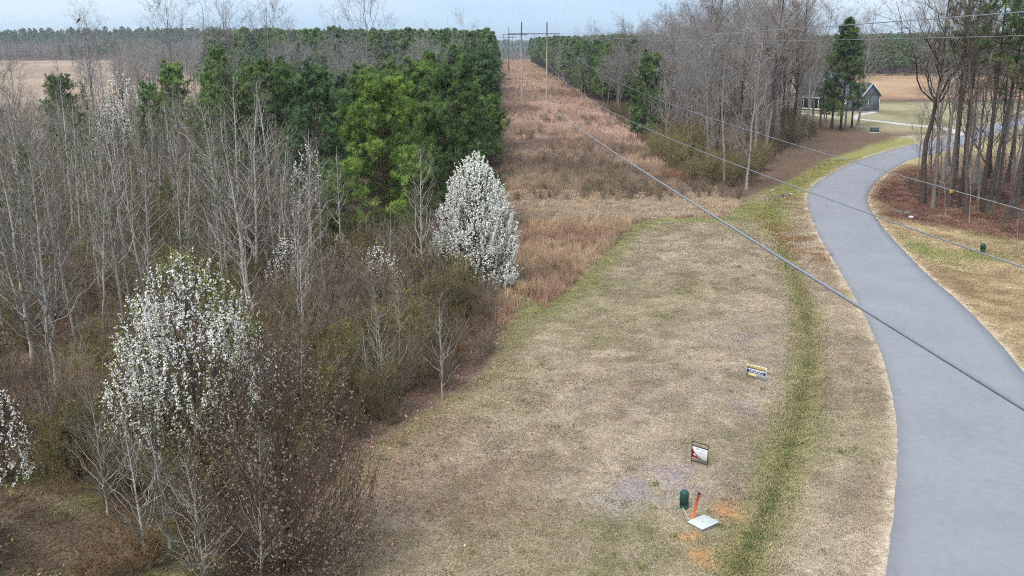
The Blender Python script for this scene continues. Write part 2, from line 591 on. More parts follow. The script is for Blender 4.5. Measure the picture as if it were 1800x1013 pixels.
def ground_tint(x, y):
    x, y = np.asarray(x, float), np.asarray(y, float)
    n8, n3, n1 = fbm(x, y, 8, 11), fbm(x, y, 2.6, 21), fbm(x, y, 0.8, 31, 3)
    nb = fbm(x, y, 25, 41)
    wob = (n3 - 0.5) * 2.2
    # woods floor everywhere first
    c = mixc(C(104, 86, 74), C(74, 60, 54), sstep(0.35, 0.65, n3))
    c = mixc(c, C(114, 94, 80), sstep(5, 15, x) * (1 - sstep(150, 200, y)) * 0.8)
    c = mixc(c, C(112, 96, 82), sstep(0.6, 0.75, n8) * 0.7)
    # power-line corridor
    row = sstep(-1.5, 1.5, x - wood_x(y) + wob) * sstep(-2.5, 2.5, row_r(y) - x + wob) * sstep(36, 42, y)
    rc = mixc(C(160, 134, 112), C(134, 110, 94), sstep(0.3, 0.7, n3))
    rc = mixc(rc, C(176, 150, 118), sstep(0.55, 0.75, n8) * 0.6)
    far = sstep(200, 420, y)
    rc = mixc(rc, C(160, 130, 106), far * 0.5)
    d = line_dist(x, y, ROW_TRACK)
    rc = mixc(rc, C(190, 168, 142), (1 - sstep(0.7, 1.6, d)) * 0.9)
    c = mixc(c, rc, row)
    # fields
    fl = sstep(112, 122, y + wob) * sstep(-38, -48, x + 0.02 * (y - 115)) * (1 - sstep(560, 640, y + 40 * (nb - .5)))
    c = mixc(c, mixc(C(166, 147, 130), C(150, 130, 114), sstep(0.35, 0.65, nb)), fl)
    fr = sstep(196, 210, y + 4 * wob) * sstep(80, 92, x) * (1 - sstep(330, 380, y + 60 * (nb - .5)))
    c = mixc(c, mixc(C(172, 142, 114), C(148, 120, 96), sstep(0.35, 0.65, nb)), fr)
    # house lawn
    hl = sstep(120, 135, y) * (1 - sstep(190, 200, y)) * sstep(62, 70, x)
    c = mixc(c, mixc(C(156, 146, 118), C(128, 122, 92), sstep(0.4, 0.65, n8)), hl)
    # mown lot, left of the road and on the far shoulder
    lw = poly_mask(x + wob * 0.5, y + wob * 0.5, LAWN, 0.5)
    dr = line_dist(x, y, road_C[::3])
    rightside = sstep(0, 1.0, x - np.interp(y, road_C[::-1, 1], road_C[::-1, 0])) * (y < 130) * sstep(0, 1, x - 8)
    rightside = np.where(dr < 3, 1.0, rightside) * (x > 5)
    straw = mixc(C(178, 163, 143), C(150, 134, 116), sstep(0.3, 0.7, 0.5 * n3 + 0.5 * n1))
    straw = mixc(straw, C(148, 131, 115), sstep(0.52, 0.72, fbm(x, y, 5, 61)) * 0.35)
    st = vnoise((x * 0.94 - y * 0.34) / 0.55, (x * 0.34 + y * 0.94) / 9.0, 171)     # faint mowing streaks
    straw = straw * (0.93 + 0.14 * st)[..., None]
    green = mixc(C(138, 136, 96), C(114, 120, 70), n1)
    gm = sstep(0.50, 0.70, fbm(x, y, 6, 71)) * 0.55 + sstep(0.58, 0.72, n1) * sstep(0.45, 0.65, n8) * 0.5
    cl = mixc(straw, green, np.clip(gm, 0, 1) * 0.5)
    # leaf-strewn foot of the lot near the woods
    lf = (1 - sstep(0.8, 5.5, x - wood_x(y) + wob)) * sstep(30, 22, y) + blob(x, y, 840, 900, 3.2, 3.0) * 0.6
    cl = mixc(cl, C(140, 116, 98), np.clip(lf, 0, 1) * 0.7)
    # pale green strip along the edge of the rough
    de = line_dist(x, y, LAWN[6:14])
    cl = mixc(cl, C(132, 132, 86), (1 - sstep(0.6, 2.6, de + wob * 0.3)) * 0.75)
    de = line_dist(x, y, LAWN[1:7])
    cl = mixc(cl, C(138, 128, 92), (1 - sstep(0.3, 1.8, de + wob * 0.2)) * 0.6)
    # henbit flowers
    hb = (blob(x, y, 1160, 838, 2.0, 1.0) * 0.8 + blob(x, y, 1100, 870, 2.0, 1.1) * 0.7 + blob(x, y, 1225, 812, 1.2, 1.0) * 0.5 + blob(x, y, 1305, 690, 1.6, 2.4) * 0.5 + blob(x, y, 1330, 600, 1.8, 4.0) * 0.45 + blob(x, y, 1150, 700, 3, 3) * 0.2)
    hm = np.clip(hb * sstep(0.38, 0.62, fbm(x, y, 0.7, 81, 3)), 0, 1)
    cl = mixc(cl, C(160, 148, 160), hm * 0.62)
    # swale
    dd = line_dist(x, y, DITCH)
    sw = 1 - sstep(0.55, 1.8, dd + wob * 0.4 + 0.2)
    cl = mixc(cl, mixc(C(148, 143, 96), C(132, 125, 84), n1), sw * 0.8)
    cl = mixc(cl, C(88, 82, 60), (1 - sstep(0.03, 0.26, dd + (n3 - .5) * 0.6)) * 0.6)
    d2 = line_dist(x, y, DITCH2)
    cl = mixc(cl, mixc(C(126, 130, 74), C(150, 142, 92), n8), (1 - sstep(2.0, 4.2, d2 + wob)) * 0.9)
    bl = blob(x, y, 1330, 370, 3.2, 5.0)
    cl = mixc(cl, C(132, 138, 78), np.clip(bl * 1.3, 0, 1) * 0.8)
    # russet leaves along the outside of the bend
    lr = blob(x, y, 1400, 420, 1.6, 12) + blob(x, y, 1428, 372, 1.4, 7)
    cl = mixc(cl, C(146, 112, 80), np.clip(lr * sstep(0.3, 0.6, n1), 0, 1) * 0.8)
    # orange clay scrapes by the utility boxes
    cy = blob(x, y, 1272, 893, 0.42, 0.42) + blob(x, y, 1225, 968, 0.42, 0.8) + blob(x, y, 1292, 905, 0.16, 0.4) + blob(x, y, 1235, 945, 0.8, 0.25) * 0.6
    cl = mixc(cl, C(186, 146, 106), np.clip(cy * 1.6 * sstep(0.40, 0.60, fbm(x, y, 0.35, 95, 3)), 0, 1) * 0.95)
    c = mixc(c, cl, lw)
    # right verge and wood
    gr = mixc(C(184, 164, 132), C(150, 130, 102), sstep(0.3, 0.7, 0.5 * n3 + 0.5 * n1))
    gr = mixc(gr, C(124, 132, 74), np.clip(blob(x, y, 1625, 440, 1.2, 4) + blob(x, y, 1720, 450, 2.2, 1.6) + sstep(0.62, 0.75, n8) * 0.5, 0, 1) * 0.8)
    rw = poly_mask(x + wob * 0.5, y + wob * 0.5, RWOOD, 1.6)
    gr = mixc(gr, mixc(C(126, 94, 82), C(98, 72, 64), sstep(0.3, 0.7, n1)), np.clip(rw * (0.6 + 0.8 * n3), 0, 1))
    far_gr = sstep(86, 100, y)
    gr = mixc(gr, mixc(C(170, 158, 120), C(150, 128, 96), n8), far_gr * 0.8)
    c = mixc(c, gr, rightside * (1 - sstep(110, 130, y)))
    # sandy road edge
    de = np.minimum(line_dist(x, y, road_L[::2]), line_dist(x, y, road_R[::2]))
    sand = (1 - sstep(0.05, 0.36, de + (n1 - 0.5) * 0.5)) * (0.4 + 0.6 * sstep(.35, .6, n3))
    c = mixc(c, C(200, 184, 164), sand * (y < 130))
    bare = (1 - sstep(0.3, 0.9, de + (n3 - 0.5))) * 0.5
    c = mixc(c, C(178, 160, 138), bare * (y < 130))
    # tracks in the left foreground
    dt = line_dist(x, y, TRACK)
    gk = 1 - sstep(1.8, 3.2, dt + wob * 0.5)
    c = mixc(c, mixc(C(102, 102, 66), C(100, 84, 70), sstep(.45, .65, n3)), gk * 0.9)
    rut = np.exp(-((np.abs(dt) - 0.75) / 0.28) ** 2)
    c = mixc(c, C(132, 116, 96), rut * 0.6)
    cx, cyy = G(150, 625)
    c = mixc(c, C(160, 136, 106), np.exp(-((x - cx) / 3.4) ** 2 - ((y - cyy) / 1.5) ** 2) * 0.7)
    return c * 1.5

def axis(lo, hi, fine0, fine1, step, g):
    a = list(np.arange(fine0, fine1, step))
    s = step
    while a[-1] < hi:
        s *= g
        a.append(a[-1] + s)
    s = step
    while a[0] > lo:
        s *= g
        a.insert(0, a[0] - s)
    return np.array(a)

gx = axis(-5000, 5000, -34, 46, 0.30, 1.07)
gy = axis(-60, 6000, 15, 62, 0.30, 1.022)
GX, GY = np.meshgrid(gx, gy)
GZ = hgt(GX, GY)
inroad = in_poly(GX, GY, ROAD_POLY)
GZ = np.where(inroad, GZ - 0.05, GZ)
nxg, nyg = len(gx), len(gy)
gi_ = np.arange(nxg * nyg).reshape(nyg, nxg)
gF = np.stack([gi_[:-1, :-1], gi_[:-1, 1:], gi_[1:, 1:], gi_[1:, :-1]], -1).reshape(-1, 4)
gcol = ground_tint(GX.ravel(), GY.ravel())

def ground_mat():
    m, nt, out = new_mat('ground_soil_and_turf')
    at = N(nt, 'ShaderNodeAttribute'); at.attribute_name = 'tint'
    tc = N(nt, 'ShaderNodeTexCoord')
    f1 = noise_fac(nt, 16.0, 4, 0.8, 0.6, 1.4, coord='Object')
    f2 = noise_fac(nt, 2.2, 4, 0.75, 0.74, 1.26, coord='Object')
    col = scale_col(nt, at.outputs['Color'], [f1, f2])
    b = N(nt, 'ShaderNodeBsdfDiffuse')
    nt.links.new(col, b.inputs['Color'])
    bp = N(nt, 'ShaderNodeBump'); bp.inputs['Strength'].default_value = 0.8; bp.inputs['Distance'].default_value = 0.08
    nt.links.new(noise_fac(nt, 6.0, 3, 0.7, 0, 1, coord='Object'), bp.inputs['Height'])
    nt.links.new(bp.outputs[0], b.inputs['Normal'])
    nt.links.new(b.outputs[0], out.inputs['Surface'])
    return m

WX, WY = plan_to_world(GX, GY)
ground = link('ground', mk_mesh('ground', np.stack([WX, WY, GZ], -1).reshape(-1, 3), gF, ground_mat(), col=gcol, smooth=True))
tag(ground, kind='structure')

# ------------------------------------------------------------------ road
def asphalt_mat():
    m, nt, out = new_mat('worn_pale_asphalt')
    c = rgb(nt, srgb(184, 184, 191, 0.58))
    cs = scale_col(nt, c, [noise_fac(nt, 60, 4, 0.8, 0.84, 1.16), noise_fac(nt, 0.22, 5, 0.6, 0.93, 1.07), noise_fac(nt, 2.4, 5, 0.65, 0.94, 1.06)])
    # hairline cracks
    vo = N(nt, 'ShaderNodeTexVoronoi', feature='DISTANCE_TO_EDGE'); vo.inputs['Scale'].default_value = 0.16
    tc = N(nt, 'ShaderNodeTexCoord')
    nz = N(nt, 'ShaderNodeTexNoise'); nz.inputs['Scale'].default_value = 0.8; nz.inputs['Detail'].default_value = 6
    vm = N(nt, 'ShaderNodeVectorMath', operation='MULTIPLY_ADD')
    vm.inputs[1].default_value = (1.6, 1.6, 0)
    nt.links.new(tc.outputs['Object'], nz.inputs['Vector'])
    nt.links.new(nz.outputs['Color'], vm.inputs[0]); nt.links.new(tc.outputs['Object'], vm.inputs[2])
    nt.links.new(vm.outputs[0], vo.inputs['Vector'])
    mr = N(nt, 'ShaderNodeMapRange'); mr.inputs[1].default_value = 0.0; mr.inputs[2].default_value = 0.006
    mr.inputs[3].default_value = 0.91; mr.inputs[4].default_value = 1.0
    nt.links.new(vo.outputs['Distance'], mr.inputs[0])
    cs = scale_col(nt, cs, [mr.outputs[0]])
    b = N(nt, 'ShaderNodeBsdfPrincipled')
    b.inputs['Roughness'].default_value = 0.85
    b.inputs['Specular IOR Level'].default_value = 0.25
    nt.links.new(cs, b.inputs['Base Color'])
    bp = N(nt, 'ShaderNodeBump'); bp.inputs['Strength'].default_value = 0.3; bp.inputs['Distance'].default_value = 0.01
    nt.links.new(noise_fac(nt, 90, 3, 0.7, 0, 1), bp.inputs['Height'])
    nt.links.new(bp.outputs[0], b.inputs['Normal'])
    nt.links.new(b.outputs[0], out.inputs['Surface'])
    return m

def strip(L, R, across, z_mid, z_edge, ragged, seed, dense=6):
    n = (len(L) - 1) * dense + 1
    t = np.linspace(0, len(L) - 1, n)
    k = np.arange(len(L))
    Ld = np.stack([np.interp(t, k, L[:, i]) for i in (0, 1)], 1)
    Rd = np.stack([np.interp(t, k, R[:, i]) for i in (0, 1)], 1)
    w = nrm(Rd - Ld)
    s = np.concatenate([[0], np.cumsum(np.linalg.norm(np.diff(Ld, axis=0), axis=1))])
    zero = np.zeros(n)
    Ld = Ld - w * (ragged * ((fbm(s, zero, 1.1, seed) - 0.5) * 2)[:, None])
    Rd = Rd + w * (ragged * ((fbm(s, zero + 5, 1.1, seed + 3) - 0.5) * 2)[:, None])
    f = np.linspace(0, 1, across)
    P = Ld[:, None, :] * (1 - f)[None, :, None] + Rd[:, None, :] * f[None, :, None]
    crown = z_edge + (z_mid - z_edge) * (1 - (2 * f - 1) ** 2)
    Z = hgt(P[..., 0], P[..., 1]) * 0.0 + crown[None, :]
    V = np.concatenate([P, Z[..., None]], -1)
    idx = np.arange(n * across).reshape(n, across)
    F = np.stack([idx[:-1, :-1], idx[1:, :-1], idx[1:, 1:], idx[:-1, 1:]], -1).reshape(-1, 4)
    V = V.reshape(-1, 3)
    # a skirt so that the sheet has an edge
    lo = V.copy(); lo[:, 2] -= 0.12
    eL, eR = idx[:, 0], idx[:, -1]
    n0 = len(V)
    V2 = np.vstack([V, lo[eL], lo[eR]])
    a = np.arange(len(eL))
    FL = np.stack([eL[:-1], n0 + a[:-1], n0 + a[1:], eL[1:]], -1)
    FR = np.stack([eR[:-1], eR[1:], n0 + len(a) + a[1:], n0 + len(a) + a[:-1]], -1)
    V2[:, 0], V2[:, 1] = plan_to_world(V2[:, 0], V2[:, 1])
    return V2, np.vstack([F, FL, FR])

V_, F_ = strip(road_L, road_R, 9, 0.07, 0.012, 0.09, 5)
tag(link('road', mk_mesh('road', V_, F_, asphalt_mat(), smooth=False)), kind='structure')

def offset_line(line, d):
    t = nrm(np.gradient(line, axis=0))
    nn = np.stack([-t[:, 1], t[:, 0]], 1)
    return line + nn * d
concrete = paint('pale_concrete', C(222, 218, 212), 0.9, var=0.10, scale=3)
V_, F_ = strip(offset_line(DRIVE, 1.2), offset_line(DRIVE, -1.2), 4, 0.06, 0.05, 0.05, 8, 2)
tag(link('driveway', mk_mesh('driveway', V_, F_, concrete)), kind='structure')
V_, F_ = strip(offset_line(WALK, .7), offset_line(WALK, -.7), 3, 0.075, 0.07, 0.03, 9, 2)
tag(link('front_walk', mk_mesh('front_walk', V_, F_, concrete)), kind='structure')

# ------------------------------------------------------------------ plant builders
UP = np.array([0.0, 0.0, 1.0])

def spawn(P, R, per, r, t0=0.15, t1=1.0, ang=(35, 60), ratio=0.5, m=4, up=0.2, wob=0.06, rk=0.6, taper=0.25, rmin=0.003, lvar=0.35, fall=0.5):
    """children along each parent path. P (n,k,3), R (n,k) -> paths, radii"""
    n, k, _ = P.shape
    tt = r.uniform(t0, t1, (n, per))
    tt.sort(axis=1)
    fi = tt * (k - 1)
    i0 = np.clip(fi.astype(int), 0, k - 2)
    fr = (fi - i0)[..., None]
    ar = np.arange(n)[:, None]
    A, B = P[ar, i0], P[ar, i0 + 1]
    pos = A * (1 - fr) + B * fr
    T = nrm(B - A)
    rad = R[ar, i0] * (1 - fr[..., 0]) + R[ar, i0 + 1] * fr[..., 0]
    plen = np.linalg.norm(np.diff(P, axis=1), axis=2).sum(1)[:, None]
    L = plen * ratio * (1 - fall * tt) * r.uniform(1 - lvar, 1 + lvar, (n, per))
    rv = r.normal(size=(n, per, 3))
    Nn = nrm(rv - (rv * T).sum(-1, keepdims=True) * T)
    a = np.radians(r.uniform(ang[0], ang[1], (n, per)))[..., None]
    D = nrm(np.cos(a) * T + np.sin(a) * Nn + UP * up)
    s = np.linspace(0, 1, m)
    pth = pos[:, :, None, :] + D[:, :, None, :] * (s[None, None, :, None] * L[:, :, None, None])
    pth = pth + UP * (up * 0.5 * (s ** 2)[None, None, :, None] * L[:, :, None, None])
    wb = np.cumsum(r.normal(size=(n, per, m, 3)) * wob, axis=2) * L[:, :, None, None]
    wb[:, :, 0] = 0
    pth = pth + wb
    rr = np.maximum(rad * rk, rmin)[..., None] * (1 - (1 - taper) * s)
    return pth.reshape(-1, m, 3), np.maximum(rr.reshape(-1, m), rmin * 0.7)

def trunk_path(H, r, m=10, lean=0.02, wob=0.012):
    s = np.linspace(0, 1, m)
    d = r.normal(size=2) * lean
    w = np.cumsum(r.normal(size=(m, 2)) * wob * H / m * 3, axis=0)
    w[0] = 0
    return np.stack([d[0] * s * H + w[:, 0], d[1] * s * H + w[:, 1], s * H - 0.15 * (s == 0)], 1)

def trunk_mesh(name, P, r0, mat, sides=8, tip=0.12, flare=1.5):
    m = len(P)
    s = np.linspace(0, 1, m)
    rad = r0 * ((1 - s) * (1 - tip) + tip)
    rad[0] *= flare
    V, F = tubes(P[None], rad[None], sides)
    return mk_mesh(name, V, F, mat, smooth=True), rad

def join(parts):
    V, F, n = [], [], 0
    for v, f in parts:
        V.append(v); F.append(f + n); n += len(v)
    return np.vstack(V), np.vstack(F)

def cards(C0, size, r, per=1, aspect=1.0, upbias=0.0):
    """random small quads at the centres"""
    n = len(C0) * per
    c = np.repeat(C0, per, 0)
    a = nrm(r.normal(size=(n, 3)) + UP * upbias)
    b = r.normal(size=(n, 3))
    b = nrm(b - (b * a).sum(1, keepdims=True) * a)
    s = (np.broadcast_to(size, (len(C0),)) if np.ndim(size) else np.full(len(C0), size))
    s = np.repeat(s, per)[:, None] * r.uniform(0.7, 1.3, (n, 1))
    c = c + r.normal(size=(n, 3)) * s * 0.35
    A, B = a * s * 0.5, b * s * 0.5 * aspect
    V = np.stack([c - A, c - B * 0.9, c + A, c + B], 1).reshape(-1, 3)
    return V, np.arange(n * 4).reshape(-1, 4)

# bark and leaf colours
bark_pale = bark('pale_grey_sapling_bark', C(206, 200, 190, 1.1), C(150, 142, 132))
bark_grey = bark('grey_brown_hardwood_bark', C(176, 168, 162), C(118, 108, 102))
bark_dark = bark('dark_ridged_bark', C(112, 98, 90), C(72, 62, 58), 3.0)
bark_pine = bark('scaly_pine_bark', C(120, 98, 84), C(84, 70, 62), 3.0)
twig_grey = bark('grey_twigs', C(152, 143, 134), C(106, 97, 89))
twig_cool = bark('cool_grey_twigs', C(184, 180, 178, 1.1), C(140, 136, 134, 1.1))
twig_brown = bark('brown_twigs', C(164, 142, 116), C(120, 102, 86))
twig_mauve = bark('mauve_brown_twigs', C(168, 150, 132, 1.1), C(126, 110, 98))
needle = leafy('pine_needles', C(146, 164, 106, 1.45), C(88, 110, 78, 1.3), 0.55, 0.22, tint=True, rand=0.15)
petal = leafy('white_pear_blossom', C(252, 251, 244, 1.2), C(246, 244, 234, 1.15), 3.0, 0.15, rand=0.03)
petal_tan = leafy('faded_tan_blossom', C(222, 204, 184), C(170, 140, 116), 4.0, 0.3, rand=0.1)
petal_pink = leafy('pinkish_blossom', C(232, 212, 200), C(206, 180, 166), 4.0, 0.3, rand=0.1)
leaf_new = leafy('fresh_yellow_green_leaves', C(186, 188, 96, 1.2), C(150, 158, 76, 1.1), 2.0, 0.4, rand=0.15)
leaf_olive = leafy('olive_evergreen_leaves', C(116, 120, 62), C(84, 92, 50), 2.0, 0.3, rand=0.2)
leaf_rust = leafy('rusty_brown_leaves', C(150, 106, 70), C(120, 84, 58), 2.0, 0.3, rand=0.2)

# every prototype: list of (part name, mesh)
def proto_sapling(seed, H, r0, nb=34, twigs=5, spread=1.0, tb=bark_pale, tw=twig_grey, low=0.2):
    r = np.random.default_rng(seed)
    P = trunk_path(H, r, 12, 0.04, 0.013)
    tm, rad = trunk_mesh('trunk', P, r0, tb, 7, 0.10, 1.3)
    # main branches, short and rising
    P1, R1 = spawn(P[None], rad[None], nb, r, low, 0.98, (32, 64), 0.28 * spread, 7, 0.25, 0.045, 0.45, 0.2, 0.006, 0.35, 0.72)
    P2, R2 = spawn(P1, R1, 5, r, 0.15, 1.0, (25, 55), 0.50, 4, 0.12, 0.05, 0.6, 0.3, 0.0045)
    P3, R3 = spawn(P2, R2, twigs, r, 0.2, 1.0, (25, 60), 0.55, 3, 0.1, 0.06, 0.7, 0.4, 0.0038)
    b = join([tubes(P2, R2, 3), tubes(P3, R3, 3)])
    return [('trunk', tm), ('limbs', mk_mesh('limbs', *tubes(P1, R1 * 1.15, 4), tb)), ('crown', mk_mesh('crown', *b, tw))]

def proto_hardwood(seed, H, r0, nb=16, tb=bark_grey, tw=twig_cool, low=0.35, spread=1.0, fine=5, buds=None, nbud=0):
    r = np.random.default_rng(seed)
    P = trunk_path(H * 0.92, r, 12, 0.04, 0.02)
    tm, rad = trunk_mesh('trunk', P, r0, tb, 8, 0.10, 1.45)
    P1, R1 = spawn(P[None], rad[None], nb, r, low, 0.97, (28, 58), 0.36 * spread, 8, 0.30, 0.045, 0.55, 0.15, 0.012, 0.3, 0.55)
    P2, R2 = spawn(P1, R1, 7, r, 0.2, 1.0, (25, 55), 0.48, 5, 0.14, 0.06, 0.6, 0.25, 0.007)
    P3, R3 = spawn(P2, R2, 6, r, 0.15, 1.0, (25, 55), 0.50, 4, 0.1, 0.06, 0.65, 0.35, 0.0055)
    P4, R4 = spawn(P3, R3, fine, r, 0.2, 1.0, (25, 60), 0.5, 3, 0.1, 0.06, 0.75, 0.5, 0.005)
    out = [('trunk', tm), ('limbs', mk_mesh('limbs', *join([tubes(P1, R1, 5), tubes(P2, R2, 4)]), tb)),
           ('crown', mk_mesh('crown', *join([tubes(P3, R3, 3), tubes(P4, R4, 3)]), tw))]
    return out

def tufts(C0, D0, r, nn=18, L=0.27, w=0.022, shoot=0.32):
    """needle brushes: along a short shoot at C0 heading D0"""
    n = len(C0)
    sh = r.uniform(0, 1, (n, nn, 1))
    base = C0[:, None, :] + D0[:, None, :] * (sh * shoot)
    rv = r.normal(size=(n, nn, 3))
    T = np.broadcast_to(D0[:, None, :], rv.shape)
    side = nrm(rv - (rv * T).sum(-1, keepdims=True) * T)
    d = nrm(T * r.uniform(0.25, 0.9, (n, nn, 1)) + side)
    q = nrm(np.cross(d, rv))
    ll = L * r.uniform(0.7, 1.2, (n, nn, 1))
    tip = base + d * ll
    V = np.stack([base - q * w * 0.5, base + q * w * 0.5, tip], 2).reshape(-1, 3)
    return V, np.arange(n * nn * 3).reshape(-1, 3)

def proto_pine(seed, H, r0, h0, Rmax, whorls, tuft_n=14, dens=6, shape='round', L=0.30, w=0.026, tip_bias=0.5):
    r = np.random.default_rng(seed)
    P = trunk_path(H, r, 12, 0.012, 0.006)
    tm, rad = trunk_mesh('trunk', P, r0, bark_pine, 8, 0.08, 1.3)
    paths, radii = [], []
    for k in range(whorls):
        t = (k + r.uniform(-0.3, 0.3)) / whorls
        t = min(max(t, 0.0), 0.985)
        h = h0 + (H - h0) * t
        if shape == 'round':
            env = Rmax * (math.sin(math.pi * min(1, (0.22 + 0.78 * (1 - t)) * 0.62)) ** 0.9) * (1.0 if t > 0.15 else 0.8)
        elif shape == 'cone':
            env = Rmax * (1 - t) ** 0.75 + 0.35
        else:
            env = Rmax * math.sin(math.pi * (0.15 + 0.8 * t)) ** 0.7
        nb = r.integers(3, 6)
        a0 = r.uniform(0, 6.28)
        for b in range(nb):
            az = a0 + b * 6.283 / nb + r.uniform(-0.35, 0.35)
            el = math.radians(8 + 42 * t + r.uniform(-10, 10))
            Lb = env * r.uniform(0.62, 1.18)
            s = np.linspace(0, 1, 6)
            c = np.array([np.interp(h, P[:, 2], P[:, 0]), np.interp(h, P[:, 2], P[:, 1]), h])
            d = np.array([math.cos(az) * math.cos(el), math.sin(az) * math.cos(el), math.sin(el)])
            p = c + d * (s[:, None] * Lb) + UP * ((0.14 * s ** 2)[:, None] * Lb)
            p += np.cumsum(r.normal(size=(6, 3)) * 0.02, 0) * Lb * (s[:, None] > 0)
            paths.append(p)
            radii.append(np.linspace(0.035, 0.012, 6) * (0.6 + 0.5 * Lb / Rmax) * max(1, r0 / 0.13) * 0.8)
    P1, R1 = np.array(paths), np.array(radii)
    P2, R2 = spawn(P1, R1, dens, r, 0.42, 1.0, (25, 58), 0.36, 4, 0.34, 0.04, 0.6, 0.4, 0.007, 0.3, 0.45)
    P3, R3 = spawn(P2, R2, 3, r, 0.3, 1.0, (25, 55), 0.55, 3, 0.35, 0.04, 0.7, 0.5, 0.006)
    limbs = mk_mesh('limbs', *join([tubes(P1, R1, 4), tubes(P2, R2, 3)]), bark_pine)
    Ctip = np.concatenate([P1[:, -1], P1[:, -2], P2[:, -1], P2[:, 2], P3[:, -1], P3[:, 1], P3[:, -1] * 0.6 + P3[:, 1] * 0.4])
    Dtip = np.concatenate([P1[:, -1] - P1[:, -2], P1[:, -2] - P1[:, -3], P2[:, -1] - P2[:, -2], P2[:, 2] - P2[:, 1], P3[:, -1] - P3[:, 0], P3[:, 1] - P3[:, 0], P3[:, 1] - P3[:, 0]])
    Dtip = nrm(nrm(Dtip) + UP * tip_bias + r.normal(size=Dtip.shape) * 0.2)
    top = np.array([[P[-1, 0], P[-1, 1], H - 0.2 * i] for i in range(4)])
    Ctip = np.vstack([Ctip, top]); Dtip = np.vstack([Dtip, np.tile(UP, (4, 1))])
    V, F = tufts(Ctip, Dtip, r, tuft_n, L, w)
    return [('trunk', tm), ('limbs', limbs), ('crown', mk_mesh('crown', V, F, needle))]

def egg(t, pk=0.34):
    """half width of an egg-shaped crown at relative height t"""
    t = np.clip(t, 0, 1)
    return np.where(t < pk, 0.72 + 0.28 * np.sin(np.pi / 2 * t / pk), (1 - (np.clip(t - pk, 0, 1) / (1 - pk)) ** 1.9) ** 0.66) + 0.03

